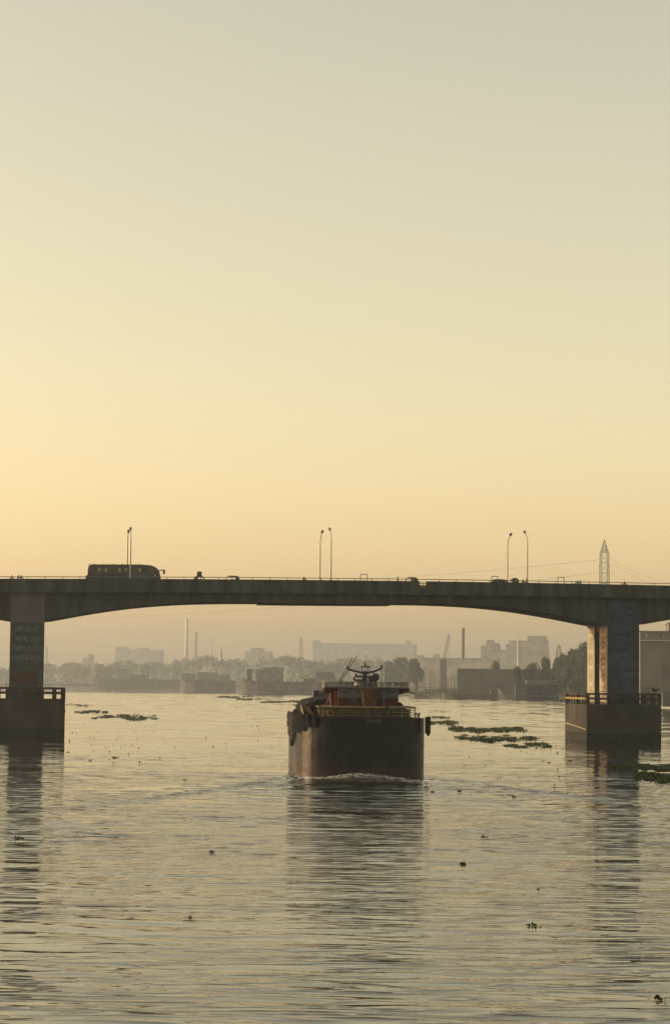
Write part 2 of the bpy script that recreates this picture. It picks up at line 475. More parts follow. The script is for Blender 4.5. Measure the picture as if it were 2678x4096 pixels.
    ngons = [[b + 0, b + 1, b + 2, b + 5], [b + 5, b + 4, b + 7, b + 6], [b + 3, b + 2, b + 9, b + 8], [b + 6, b + 9, b + 10, b + 11]]
    allq = np.concatenate([q, np.array(ngons)])
    me = bpy.data.meshes.new('river')
    me.vertices.add(len(verts)); me.vertices.foreach_set('co', verts.ravel())
    me.loops.add(allq.size); me.loops.foreach_set('vertex_index', allq.ravel().astype(np.int32))
    me.polygons.add(len(allq)); me.polygons.foreach_set('loop_start', np.arange(0, allq.size, 4, dtype=np.int32))
    me.polygons.foreach_set('use_smooth', np.ones(len(allq), dtype=bool))
    me.update(calc_edges=True)
    fa = me.attributes.new('foam', 'FLOAT', 'POINT')
    fa.data.foreach_set('value', np.concatenate([foam.ravel(), np.zeros(len(ex))]).astype(np.float32))
    fb = me.attributes.new('slick', 'FLOAT', 'POINT')
    fb.data.foreach_set('value', np.concatenate([calm_w.ravel(), np.zeros(len(ex))]).astype(np.float32))
    me.materials.append(M['water'])
    kind(link('river', me), 'structure')
build_river()

# ------------------------------------------------------------------ the banks
def bank(name, outline, z):
    kind(MB().prism(outline, 2, -1.5, z).build(name, 'land'), 'structure')
def gp(px, D): return (at(px, 2700, D).x, D)
bank('far_bank', [(-3300, 3120), gp(0, 3050), gp(700, 3000), gp(1250, 2700), gp(1560, 2000), gp(1640, 1400), gp(1850, 1335), gp(2270, 1300), gp(2420, 1240),
                  (190, 1050), (140, 860), (111, 745), (110, 690), (160, 600), (300, 400), (700, 200), (3300, 100), (3300, 7300), (-3300, 7300)], 1.4)

# ------------------------------------------------------------------ the road bridge
BO = Vector((0, 340.0, 0)); BA = R(7.5)
def BP(px, py, v=0.0): return on_plane(px, py, BO, BA, v)
def BW(u, v, z):
    return Vector((BO.x + u * math.cos(BA) - v * math.sin(BA), BO.y + u * math.sin(BA) + v * math.cos(BA), z))
FASC = -0.9        # outer face of the near parapet
WID = 14.5
par = np.array([BP(px, py, FASC) for px, py in [(0, 2314.5), (290, 2315), (690, 2317), (900, 2317.5), (1339, 2320), (1715, 2325), (2100, 2331), (2350, 2336), (2678, 2342)]])
pf = np.polyfit(par[:, 0], par[:, 1], 2)
def ptop(u): return float(np.polyval(pf, u))       # top of the parapet wall
def deck(u): return ptop(u) - 1.0
sof = np.array([BP(px, py, 12.7) for px, py in [(179, 2492), (347, 2461), (521, 2436), (694, 2423), (900, 2417), (1023, 2417.5), (1280, 2419), (1553, 2421.5), (1750, 2426), (1970, 2440), (2167, 2472), (2352, 2507)]])
sp = np.polyfit(sof[:, 0], sof[:, 1], 6)
UL = (BP(40, 2600)[0], BP(177, 2600)[0])           # columns of the left pier
UR = (BP(2427, 2600)[0], BP(2554, 2600)[0])
def soffit(u):
    cl, cr_ = sum(UL) / 2, sum(UR) / 2
    if u < cl: u = 2 * cl - u
    if u > cr_: u = 2 * cr_ - u
    u = min(max(u, UL[1]), UR[0])
    return float(np.polyval(sp, u))
bridge = thing('road_bridge', 'long grey concrete box girder road bridge spanning the river on two piers', 'bridge', BO, BA)
U0, U1 = -92.0, 92.0
us = list(np.linspace(U0, U1, 93))
GIRD = [(0.35, 4.9), (8.15, 12.7)]
hin = (BP(1026, 2421, 12.7)[0], BP(1545, 2421, 12.7)[0])
for v0, v1 in GIRD:
    m = MB()
    for a, b in zip(us[:-1], us[1:]):
        za, zb = soffit(a), soffit(b); ta, tb = deck(a) - 0.55, deck(b) - 0.55
        m.add([(a, v0, za), (a, v1, za), (a, v1, ta), (a, v0, ta), (b, v0, zb), (b, v1, zb), (b, v1, tb), (b, v0, tb)],
              [(0, 1, 5, 4), (0, 4, 7, 3), (1, 2, 6, 5), (3, 7, 6, 2)])
    m.f.append((0, 3, 2, 1)); e = len(m.v); m.f.append((e - 4, e - 3, e - 2, e - 1))
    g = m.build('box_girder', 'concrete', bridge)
    # the drop-in middle piece hangs a little lower
    h = MB(); hz = [hin[0], (hin[0] + hin[1]) / 2, hin[1]]
    for a, b in zip(hz[:-1], hz[1:]):
        za, zb = soffit(a) - 0.17, soffit(b) - 0.17
        h.add([(a, v0 - .004, za), (a, v1 + .004, za), (a, v1 + .004, za + .6), (a, v0 - .004, za + .6), (b, v0 - .004, zb), (b, v1 + .004, zb), (b, v1 + .004, zb + .6), (b, v0 - .004, zb + .6)],
              [(0, 1, 5, 4), (0, 4, 7, 3), (1, 2, 6, 5), (3, 7, 6, 2), (0, 3, 2, 1), (4, 5, 6, 7)])
    h.build('drop_in_beam', 'concrete', bridge)
def strip(name, mt, v0, v1, lo, hi, ua=U0, ub=U1, n=46):
    m = MB(); q = list(np.linspace(ua, ub, n))
    for a, b in zip(q[:-1], q[1:]):
        m.add([(a, v0, lo(a)), (a, v1, lo(a)), (a, v1, hi(a)), (a, v0, hi(a)), (b, v0, lo(b)), (b, v1, lo(b)), (b, v1, hi(b)), (b, v0, hi(b))],
              [(0, 1, 5, 4), (0, 4, 7, 3), (1, 2, 6, 5), (3, 7, 6, 2)])
    m.f.append((0, 3, 2, 1)); e = len(m.v); m.f.append((e - 4, e - 3, e - 2, e - 1))
    return m.build(name, mt, bridge)
strip('deck_slab', 'concrete', FASC + .35, WID - 1.35, lambda u: deck(u) - .6, lambda u: deck(u))
strip('road_surface', 'asphalt', 0.3, WID - 2.2, lambda u: deck(u) + .002, lambda u: deck(u) + .05)
strip('fascia_beam', 'concrete', FASC, FASC + .35, lambda u: deck(u) - 1.05, lambda u: deck(u) + .02)
strip('fascia_beam', 'concrete', WID - 1.35, WID - 1.0, lambda u: deck(u) - 1.05, lambda u: deck(u) + .02)
gap = (BP(1677, 2330, FASC)[0], BP(1704, 2330, FASC)[0])
for a, b in ((U0, gap[0]), (gap[1], U1)):
    strip('parapet_wall', 'concrete', FASC + .02, FASC + .27, lambda u: deck(u) + .021, ptop, a, b, 40)
strip('parapet_wall', 'concrete', WID - 1.27, WID - 1.02, lambda u: deck(u) + .021, ptop)
bar = MB().tube((0, 0, 0), (0, 0, 1.0), 0.03).mesh('gap_bar', 'steel')
for k in range(6):
    u = gap[0] + (gap[1] - gap[0]) * (k + .5) / 6
    link('gap_bar', bar, bridge, (u, FASC + .14, deck(u) + .02))
RAILH = 0.30
for v in (FASC + .14, WID - 1.14):
    m = MB().path([(u, v, ptop(u) + RAILH) for u in np.linspace(U0, U1, 60)], 0.055, 6)
    m.build('hand_rail', 'steel', bridge)
post = MB().box(-.05, .05, -.05, .05, -.05, RAILH).mesh('rail_post', 'steel')
p0 = BP(181, 2310, FASC)[0]; dp = BP(251, 2310, FASC)[0] - p0
u = p0 - dp * math.floor((p0 - U0) / dp)
while u < U1:
    if not gap[0] - .1 < u < gap[1] + .1:
        link('rail_post', post, bridge, (u, FASC + .14, ptop(u)))
    link('rail_post', post, bridge, (u, WID - 1.14, ptop(u)))
    u += dp
# expansion joints and drain spouts on the fascia
for u in np.arange(-85, 90, 9.0):
    box('drain_spout', 'steel', bridge, u - .06, u + .06, FASC - .18, FASC - .002, deck(u) - .95, deck(u) - .80)

COLV = [(0.0, 5.0), (8.0, 12.75)]
CAPV = (-0.75, 13.4)
CAPZ = CAM.z + (2714 - 2797) * 334 / F
RAILZ = CAM.z + (2714 - 2750) * 334 / F
def pier(ua, ub, left):
    uc = (ua + ub) / 2
    p = bpy.data.objects.new('pier', None); COL.objects.link(p); p.parent = bridge
    top = min(deck(ua), deck(ub)) - 0.7
    for k, (v0, v1) in enumerate(COLV):
        cut = soffit(uc) - .3 if k == 0 else top - 1
        MB().box(ua, ub, v0, v1, CAPZ, cut).build('column', 'green_paint' if left and k == 0 else ('concrete' if left or k else 'blue_paint'), p)
        if k == 0:
            box('column_head', 'concrete_pale' if left else 'blue_paint', p, ua + .03, ub - .03, v0 + .02, v1 - .02, cut, top)
    box('cross_head', 'concrete', p, ua + .2, ub - .2, COLV[0][1], COLV[1][0], soffit(uc) - .9, soffit(uc) - .02)
    c0, c1 = uc - 5.9, uc + 5.75
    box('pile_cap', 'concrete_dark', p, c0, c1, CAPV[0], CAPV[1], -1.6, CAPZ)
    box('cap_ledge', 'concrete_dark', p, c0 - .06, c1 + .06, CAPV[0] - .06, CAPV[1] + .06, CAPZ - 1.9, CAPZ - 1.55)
    box('tide_band', 'algae', p, c0 - .004, c1 + .004, CAPV[0] - .004, CAPV[1] + .004, -1.5, 1.25)
    return p, c0, c1, uc
def cap_rails(p, c0, c1, spans_front, thick, ptk):
    zm = (CAPZ + RAILZ) / 2
    mt = 'concrete_dark'
    for side in ('front', 'back'):
        v0 = CAPV[0] + .02 if side == 'front' else CAPV[1] - thick - .02
        for zz in (zm - .12, RAILZ - .28):
            box('guard_rail', mt, p, c0 + .01, c1 - .01, v0 + .03, v0 + thick - .03, zz, zz + .28)
        for u in spans_front:
            box('guard_post', mt, p, u - ptk, u + ptk, v0, v0 + thick, CAPZ, RAILZ - .282)
    for k, u0 in enumerate((c0 + .015, c1 - thick - .015)):
        for zz in (zm - .12, RAILZ - .28):
            box('guard_rail', 'rail_yellow' if (k == 0 and zz < RAILZ - .5) else mt, p, u0, u0 + thick, CAPV[0] + thick + .03, CAPV[1] - thick - .03, zz, zz + .28)
        for v in np.linspace(CAPV[0] + 1.6, CAPV[1] - 1.6, 7):
            box('guard_post', mt, p, u0 + .03, u0 + thick - .03, v - .14, v + .14, CAPZ, RAILZ - .282)
pl, c0, c1, uc = pier(*UL, True)
cap_rails(pl, c0, c1, [c0 + .25, c0 + 1.7, c0 + 3.2, uc - 2.2, uc, uc + 2.2, c1 - 3.4, c1 - 1.55, c1 - .25], 0.35, 0.28)
pr_, d0, d1, ud = pier(*UR, False)
cap_rails(pr_, d0, d1, [d0 + .25, d0 + 1.9, ud - 1.9, ud + .2, ud + 2.2, d1 - 2.9, d1 - 1.5, d1 - .25], 0.3, 0.2)
# writing on the left pier
zc = lambda py: BP(105, py)[1]
for py, s_, wd in ((2521, 'নদী বাঁচলে', 3.6), (2557, 'বাঁচবে েদশ', 3.6), (2595, 'িফরিয়ে আনবো', 4.3), (2631, 'আমার েদশ।', 4.3)):
    text(s_, 1.0, 'pale_letter', pl, (uc, -.006, zc(py)), (math.pi / 2, 0, 0), width=wd)
box('maroon_panel', 'maroon_paint', pl, UL[0] + .25, UL[1] - .9, -.012, -.002, CAPZ + 2.1, zc(2683))
# posters and paint on the right pier
uf = UR[0]
words = ['ভোট', 'দিন', 'সভা', 'মার্কা', 'জনতা', 'নেতা', 'ঢাকা', 'সেবা', 'এলাকা']
zt, zb = soffit(ud) - .6, CAPZ + .3
for k in range(9):
    za = zt + (zb - zt) * k / 9; zz = zt + (zb - zt) * (k + 1) / 9
    for (v0, v1), pm, im in ((COLV[0], 'poster_pale', 'poster_ink'), (COLV[1], 'poster_cream', 'poster_ink2')):
        vm = (v0 + v1) / 2
        box('poster', pm, pr_, uf - .012, uf - .002, v0 + .7 + .1 * (k % 3), v1 - .6, zz + .12 + .2 * (k % 2), za - .06)
        text(words[k], 0.85, im, pr_, (uf - .016, vm, (za + zz) / 2 + .18), (math.pi / 2, 0, -math.pi / 2), width=2.4)
        if k % 2: box('poster_band', im, pr_, uf - .016, uf - .0125, v0 + 1.0, v1 - .9, zz + .36, zz + .55)
for (v0, v1), mt in ((COLV[0], 'ochre_wall'), (COLV[1], 'cream_wall')):
    box('painted_side', mt, pr_, uf - .0015, uf + .01, v0 + .02, v1 - .02, CAPZ + .02, soffit(ud) - .32)
RZ = lambda py: BP(2490, py)[1]
RU = lambda px: BP(px, 2550)[0]
text('নৌ', 2.6, 'blue_pale', pr_, (RU(2475), -.006, RZ(2505)), (math.pi / 2, 0, 0), width=1.6)
text('পথ', 2.2, 'blue_pale', pr_, (RU(2506), -.006, RZ(2505)), (math.pi / 2, 0, 0), width=1.5)
for px, py in ((2467, 2432), (2520, 2432)):
    mm = MB()
    for k in range(14):
        a0, a1 = math.pi * (.15 + 1.5 * k / 14), math.pi * (.15 + 1.5 * (k + 1) / 14)
        c = (RU(px), 0, RZ(py)); 
        q = []
        for a, r_ in ((a0, .95), (a1, .95), (a1, .68), (a0, .68)): q.append((c[0] + r_ * math.cos(a), -.008, c[2] + .85 * r_ * math.sin(a)))
        mm.add(q, [(0, 1, 2, 3)])
    mm.build('painted_curl', 'blue_pale', pr_).location.y = .02
for a, b, py, hgt in ((2443, 2526, 2586, .14), (2450, 2530, 2612, .1), (2432, 2545, 2646, .18), (2460, 2540, 2680, 1.2), (2452, 2520, 2560, .5), (2440, 2500, 2628, .5), (2470, 2535, 2710, .9)):
    mm = MB(); n = 12
    for k in range(n):
        x0, x1 = RU(a) + (RU(b) - RU(a)) * k / n, RU(a) + (RU(b) - RU(a)) * (k + 1) / n
        f = lambda t: RZ(py) + .14 * math.sin(t * 2.1 + py)
        mm.add([(x0, -.004, f(x0)), (x1, -.004, f(x1)), (x1, -.004, f(x1) + hgt), (x0, -.004, f(x0) + hgt)], [(0, 1, 2, 3)])
    mm.build('painted_wave', 'blue_pale', pr_)
# things left on the pile caps
for px, h in ((2572, .95), (2581, .9), (2587, .95), (2592, .9), (2641, 1.0)):
    u_, z_ = BP(px, 2752, 1)
    box('upright_bar', 'steel', pr_, u_ - .05, u_ + .05, 1.0, 1.1, CAPZ, RAILZ + h)
u_, z_ = BP(2619, 2752, 1)
fn = thing('mooring_bollard', 'flared dark mooring bollard standing on the right pier cap', 'bollard', BW(u_, 1.0, CAPZ + .0))
MB().lathe([(.55, 0), (.5, .1), (.42, RAILZ - CAPZ - .2), (.38, RAILZ - CAPZ + .3), (.55, RAILZ - CAPZ + .55)], 12).build('bollard_post', 'steel', fn)
MB().lathe([(.55, RAILZ - CAPZ + .55), (.8, RAILZ - CAPZ + .7), (.78, RAILZ - CAPZ + .95), (.5, RAILZ - CAPZ + 1.0)], 12).build('bollard_head', 'steel', fn)
u_, z_ = BP(25, 2752, 1)
box('upright_bar', 'steel', pl, u_ - .05, u_ + .05, 1.0, 1.1, CAPZ, RAILZ + .75)
a_ = ground(2263, 2915, 0)
pipe = MB().path([(d0 - .07, CAPV[1] - .2, 2.55), (d0 - .07, 5, 2.1), (d0 - .07, CAPV[0] + .2, 1.75)], .07, 6)
pipe.build('mooring_pipe', 'rope', pr_)

# ------------------------------------------------------------------ street lamps on the bridge
def lamp(px, py, v, sgn, label):
    u, ztop = BP(px, py, v)
    base = ptop(u)
    h = ztop - base
    t = thing('street_lamp', label, 'street lamp', BW(u, v, base), BA, 'street lamps on the bridge')
    box('base_plate', 'steel', t, -.18, .18, -.18, .18, 0, .06)
    MB().tube((0, 0, .06), (0, 0, h - 1.7), .11, .075, 10).build('pole', 'steel', t)
    pts = [(0, 0, h - 1.72), (0, sgn * .12, h - 1.3), (0, sgn * .5, h - .85), (0, sgn * 1.9, h - .12)]
    MB().path(pts, .06, 8).build('arm', 'steel', t)
    hd = MB().prism([(sgn * 1.7, h - .22), (sgn * 2.75, h + .06), (sgn * 2.7, h + .2), (sgn * 2.3, h + .22), (sgn * 1.75, h - .02)], 0, -.17, .17).build('lamp_head', 'steel', t)
    box('lens', 'glass', hd, -.12, .12, min(sgn * 1.9, sgn * 2.5), max(sgn * 1.9, sgn * 2.5), h - .26, h - .17)
VN, VF = FASC + .14, WID - 1.14
lamp(525, 2110, VN, 1, 'tall lamp post above the bus, nearer one of the left pair')
lamp(512, 2128, VF, -1, 'lamp post above the bus, farther and lower one of the left pair')
lamp(1325, 2112, VN, 1, 'tall lamp post at mid span, nearer one of the middle pair')
lamp(1281, 2130, VF, -1, 'lamp post at mid span, farther and lower one of the middle pair')
lamp(2108, 2124, VN, 1, 'tall lamp post right of the dark car, nearer of the right pair')
lamp(2029, 2141, VF, -1, 'lamp post rising behind the dark car, farther of the right pair')

# empty sign frames standing behind the rail
for px0, px1, py, lab in ((1441, 1468, 2296, 'empty square sign frame on the bridge left of the standing pedestrian'),
                          (1965, 1989, 2304, 'empty square sign frame at the tail of the dark car'),
                          (2229, 2254, 2308, 'empty square sign frame right of the right lamp pair')):
    v = 0.1
    ua, z1 = BP(px0, py, v); ub, _ = BP(px1, py, v)
    t = thing('sign_frame', lab, 'sign frame', BW(ua, v, deck(ua)), BA, 'empty sign frames on the bridge')
    w_ = ub - ua; h = z1 - deck(ua)
    for x in (0, w_): box('frame_post', 'steel', t, x - .05, x + .05, -.05, .05, 0, h)
    box('frame_top', 'steel', t, .052, w_ - .052, -.05, .05, h - .1, h)
    box('frame_bottom', 'steel', t, .052, w_ - .052, -.04, .04, h - 1.05, h - .97)

# ------------------------------------------------------------------ vehicles on the bridge
def wheel(t, x, y, r, wd):
    ty = MB().torus((x, y, r), (0, 1, 0), r * .72, r * .28, 16, 6).build('wheel', 'tyre', t, True)
    MB().tube((x, y - wd * .4, r), (x, y + wd * .4, r), r * .55, n=12).build('rim', 'steel', ty)
RD = .055
def on_road(px, v): 
    u = BP(px, 2330, v)[0]
    return u, BW(u, v, deck(u) + RD)

def build_bus():
    v = 1.4
    ua, zt_ = BP(352, 2256, v); ub = BP(644, 2262, v)[0]
    u = (ua + ub) / 2
    L = ub - ua; h = zt_ - (deck(u) + RD) - .02
    slope = (ptop(ub) - ptop(ua)) / L
    t = thing('passenger_bus', 'long dark coach with a blue panel behind its front door, crossing the bridge', 'bus', BW(u, v, deck(u) + RD), BA)
    t.rotation_euler = (0, -math.atan(slope), BA)
    x0, x1 = -L / 2, L / 2; W = 2.5
    prof = [(x0 + .25, .35), (x1 - .1, .35), (x1, .6), (x1 + .02, 1.3), (x1 - .18, 2.1), (x1 - .55, 2.65), (x1 - 1.0, h - .22), (x1 - 1.5, h - .06), (x1 - 2.2, h),
            (x0 + .5, h), (x0 + .2, h - .15), (x0 + .06, h - .7), (x0, 1.2), (x0 + .05, .5)]
    MB().prism(prof, 1, 0, W).build('body', 'bus_body', t)
    n = 8
    for k in range(n):
        a = x0 + .45 + (L - 2.9) * k / n; b = a + (L - 2.9) / n - .1
        for yy in (-.012, W + .002):
            p = box('window', 'glass', t, a, b, yy, yy + .01, h - 1.28, h - .42)
        if k in (1, 2, 4, 5, 7):
            box('curtain', 'curtain', p, a + .1, a + .5, -.02, -.013, h - 1.1 + .1 * (k % 2), h - .5)
    MB().prism([(x1 - 2.0, h - 1.25), (x1 - .52, h - 1.25), (x1 - .95, h - .42), (x1 - 2.0, h - .4)], 1, -.012, -.002).build('window', 'glass', t)
    MB().prism([(x1 - 4.6, 1.72), (x1 - 1.55, 1.72), (x1 - 1.55, .75), (x1 - 3.4, .75)], 1, -.012, -.002).build('blue_panel', 'bus_blue', t)
    box('door', 'glass', t, x1 - 1.35, x1 - .5, -.012, -.002, .5, h - 1.35)
    box('door_pane', 'curtain', t, x1 - .95, x1 - .7, -.02, -.013, 1.35, 1.75)
    MB().add([(x1 + .03, .12, 1.35), (x1 + .03, W - .12, 1.35), (x1 - .5, W - .12, 2.66), (x1 - .5, .12, 2.66)], [(0, 1, 2, 3)]).build('windscreen', 'glass', t)
    for y in (.15, W - .15):
        mr = MB().path([(x1 - .35, y, 2.35), (x1 + .35, y - .1, 2.45), (x1 + .55, y - .1, 2.42)], .04, 6).build('mirror_arm', 'bus_body', t)
        box('mirror', 'bus_body', mr, x1 + .46, x1 + .66, y - .22, y + .04, 1.85, 2.45)
    for x in (x0 + 1.0, x0 + 2.4, x0 + 3.8, x0 + 5.2, x1 - 3.2):
        MB().lathe([(.16, 0), (.14, .1), (.05, .14)], 8, (x, .5, h)).build('roof_vent', 'bus_body', t)
    MB().path([(x0 + .2, .2, h - .1), (x0 + .05, .2, h + .1), (x0 + .5, .2, h + .06), (x1 - 2.5, .2, h + .06)], .03, 5).build('roof_rail', 'steel', t)
    for x in (x0 + 2.6, x1 - 2.6):
        for y in (.18, W - .18): wheel(t, x, y, .5, .3)
build_bus()

# pickup with a flat side-board bed beside the bus's tail
def build_pickup():
    v = -.05
    ua, zt_ = BP(343, 2302, v); ub = BP(455, 2302, v)[0]
    u = (ua + ub) / 2; L = ub - ua
    t = thing('flatbed_cart', 'low dark flat cart bed beside the rear of the bus', 'cart', BW(u, v - .3, deck(u) + RD), BA)
    h = zt_ - deck(u) - RD
    box('side_board', 'bus_body', t, -L / 2, L / 2, .0, .06, .6, h)
    box('side_board', 'bus_body', t, -L / 2, L / 2, 1.14, 1.2, .6, h)
    box('tail_board', 'bus_body', t, -L / 2, -L / 2 + .06, .062, 1.138, .6, h)
    box('head_board', 'bus_body', t, L / 2 - .06, L / 2, .062, 1.138, .6, h)
    box('bed', 'bus_body', t, -L / 2 + .07, L / 2 - .07, .07, 1.13, .5, .62)
    for x in (-L / 2 + .8, L / 2 - .8):
        for y in (.12, 1.08): wheel(t, x, y, .33, .16)
build_pickup()

def auto_rickshaw(px0, px1, pyt, v, label, face=1, canopy='auto_green', load=None, curt=None):
    ua, zt_ = BP(px0, pyt, v); ub = BP(px1, pyt, v)[0]
    u = (ua + ub) / 2; base = deck(u) + RD
    L = ub - ua; h = zt_ - base
    t = thing('auto_rickshaw', label, 'auto rickshaw', BW(u, v, base), BA, 'auto rickshaws on the bridge')
    if face < 0: t.scale = (-1, 1, 1)
    a, b = -L / 2, L / 2
    W = 1.3
    MB().prism([(a, .3), (b - .1, .3), (b, .7), (b - .12, .95), (b - .5, .9), (b - .75, .45), (a + 1.1, .45), (a + 1.0, .95), (a + .02, .95)], 1, 0, W).build('body', canopy, t)
    MB().prism([(a + .02, .96), (a + .12, h - .2), (a + .4, h - .02), (b - .7, h), (b - .45, h - .12), (b - .55, h - .14), (a + .55, h - .14), (a + .62, .96)], 1, -.01, W + .01).build('canopy', canopy, t)
    for y in (.05, W - .05):
        MB().path([(b - .1, y, .94), (b - .5, y, h - .14)], .03, 6).build('windscreen_post', canopy, t)
        MB().path([(a + 1.15, y, .9), (a + 1.15, y, h - .15)], .03, 6).build('door_post', canopy, t)
    MB().add([(b - .11, .08, .95), (b - .11, W - .08, .95), (b - .49, W - .08, h - .16), (b - .49, .08, h - .16)], [(0, 1, 2, 3)]).build('windscreen', 'glass', t)
    box('seat', 'tyre', t, a + .62, a + 1.05, .1, W - .1, .5, 1.05)
    if curt:
        MB().prism([(a + .65, 1.0), (a + 1.1, 1.1), (a + 1.0, h - .15), (a + .65, h - .15)], 1, .2, .24).build('side_curtain', curt, t)
    wheel(t, b - .25, W / 2, .24, .12); wheel(t, a + .45, .1, .24, .12); wheel(t, a + .45, W - .1, .24, .12)
    if load:
        p0, p1, py = load
        la, lz = BP(p0, py, v + .5); lb = BP(p1, py, v + .5)[0]
        bm_ = MB().prism([(0, 0), (lb - la, 0), (lb - la, lz - zt_ - .12), (lb - la - .15, lz - zt_), (.15, lz - zt_), (0, lz - zt_ - .12)], 1, 0, .75)
        o = bm_.build('cargo_drum', 'bus_body')
        tag(o, 'dark upright cargo box carried on an auto rickshaw roof', 'box')
        o.location = BW(la, v + .25, zt_ + .005); o.rotation_euler = (0, 0, BA)
    return t
auto_rickshaw(776, 825, 2302, 0.6, 'auto rickshaw right of the bus with an upright box on its roof', 1, 'auto_green', (788, 807, 2286))
auto_rickshaw(899, 959, 2302, 0.6, 'rounded auto rickshaw with an open left end, second vehicle right of the bus', -1, 'bus_body')
auto_rickshaw(1618, 1672, 2308, 0.6, 'auto rickshaw with pink side curtains beside the standing pedestrian', -1, 'bus_body', None, 'auto_pink')
auto_rickshaw(2037, 2075, 2311, 1.2, 'auto rickshaw whose roof shows over the nose of the dark car', -1, 'auto_green', None, 'auto_pink')

def build_car():
    v = 0.3
    ua, zt_ = BP(1969, 2316, v); ub = BP(2058, 2320, v)[0]
    u = (ua + ub) / 2; base = deck(u) + RD; h = zt_ - base; L = ub - ua + .6
    t = thing('parked_car', 'low dark saloon car between the two right lamp posts', 'car', BW(u, v, base), BA)
    a, b = -L / 2, L / 2; W = 1.6
    MB().prism([(a, .3), (b, .3), (b + .02, .6), (b - .2, .78), (b - 1.1, .9), (a + .1, .95), (a, .7)], 1, 0, W).build('body', 'bus_body', t)
    MB().prism([(a + .12, .952), (b - 1.12, .902), (b - 1.75, h - .05), (b - 2.2, h), (a + .75, h), (a + .3, h - .12)], 1, .1, W - .1).build('cabin', 'bus_body', t)
    MB().prism([(a + .5, .98), (a + 1.6, .98), (a + 1.6, h - .12), (a + .75, h - .12)], 1, .085, .098).build('side_window', 'glass', t)
    MB().prism([(a + 1.7, .98), (b - 1.4, .95), (b - 1.85, h - .12), (a + 1.7, h - .12)], 1, .085, .098).build('side_window', 'glass', t)
    box('headlight', 'white_paint', t, b - .02, b + .03, .1, .35, .6, .72); box('headlight', 'white_paint', t, b - .02, b + .03, W - .35, W - .1, .6, .72)
    for x in (a + .8, b - .8):
        for y in (.1, W - .1): wheel(t, x, y, .3, .18)
build_car()

# people: one continuous skinned figure for each pose
def figure(name, joints, edges, mt):
    me = bpy.data.meshes.new(name)
    me.from_pydata([j[0] for j in joints], edges, [])
    o = bpy.data.objects.new(name, me); COL.objects.link(o)
    sk = o.modifiers.new('skin', 'SKIN'); sk.use_smooth_shade = True
    for i, (co, r) in enumerate(joints):
        d = me.skin_vertices[0].data[i]
        d.radius = (r, r) if not isinstance(r, tuple) else r
        d.use_root = (i == 0)
    o.modifiers.new('sub', 'SUBSURF').levels = 1
    dg = bpy.context.evaluated_depsgraph_get()
    m2 = bpy.data.meshes.new_from_object(o.evaluated_get(dg))
    bpy.data.objects.remove(o)
    m2.materials.clear(); m2.materials.append(M[mt])
    return m2
E_ = [(0, 1), (1, 2), (2, 3), (3, 4), (2, 5), (5, 6), (6, 7), (2, 8), (8, 9), (9, 10), (0, 11), (11, 12), (12, 13), (13, 14), (0, 15), (15, 16), (16, 17), (17, 18)]
stand = [((0, 0, .92), .15), ((0, 0, 1.15), .14), ((0, 0, 1.42), .15), ((0, 0, 1.55), .06), ((.01, 0, 1.68), .105),
         ((0, -.2, 1.4), .065), ((.02, -.26, 1.14), .05), ((.08, -.24, .9), .04), ((0, .2, 1.4), .065), ((.02, .26, 1.14), .05), ((.08, .24, .9), .04),
         ((0, -.1, .85), .1), ((.02, -.11, .48), .07), ((-.01, -.11, .08), .05), ((.14, -.12, .04), .045), ((0, .1, .85), .1), ((.0, .11, .48), .07), ((-.02, .11, .08), .05), ((.13, .12, .04), .045)]
ride = [((0, 0, .82), .16), ((.06, 0, 1.05), .145), ((.16, 0, 1.3), .15), ((.2, 0, 1.42), .06), ((.23, 0, 1.55), .115),
        ((.17, -.2, 1.27), .065), ((.36, -.27, 1.1), .05), ((.6, -.28, 1.05), .04), ((.17, .2, 1.27), .065), ((.36, .27, 1.1), .05), ((.6, .28, 1.05), .04),
        ((.08, -.14, .8), .11), ((.42, -.2, .72), .08), ((.25, -.2, .36), .055), ((.38, -.2, .3), .045), ((.08, .14, .8), .11), ((.42, .2, .72), .08), ((.25, .2, .36), .055), ((.38, .2, .3), .045)]
ME_STAND = figure('person', stand, E_, 'cloth_dark')
ME_RIDE = figure('person', ride, E_, 'cloth_blue')
def person(me, px, v, label, group, face=1, dz=0.0, dx=0.0):
    u, p = on_road(px, v)
    o = link('person', me, None, p + Vector((0, 0, dz)), (0, 0, BA + (0 if face > 0 else math.pi)))
    return tag(o, label, 'person', group)
mc0 = None
def motorcycle(px, v, label, face):
    global mc0
    u, p = on_road(px, v)
    if mc0 is None:
        t = thing('motorcycle', label, 'motorcycle', p, 0, 'motorcycles on the bridge')
        wheel(t, .62, 0, .3, .1); wheel(t, -.62, 0, .3, .1)
        MB().path([(-.62, 0, .3), (-.1, 0, .45), (.35, 0, .75), (.62, 0, .3)], .05, 6).build('frame', 'steel', t)
        MB().prism([(.0, .62), (.45, .66), (.42, .86), (.1, .86)], 1, -.13, .13).build('fuel_tank', 'red_paint', t)
        MB().prism([(-.7, .68), (.02, .62), (.02, .7), (-.7, .78)], 1, -.13, .13).build('seat', 'tyre', t)
        MB().path([(.42, -.32, 1.02), (.45, 0, .95), (.42, .32, 1.02)], .025, 6).build('handlebar', 'steel', t)
        box('headlight', 'white_paint', t, .55, .66, -.08, .08, .78, .94)
        mc0 = t
    else:
        t = copy_tree(mc0)
    put(t, p, BA + (0 if face > 0 else math.pi), label)
G_ = 'riders on the bridge'
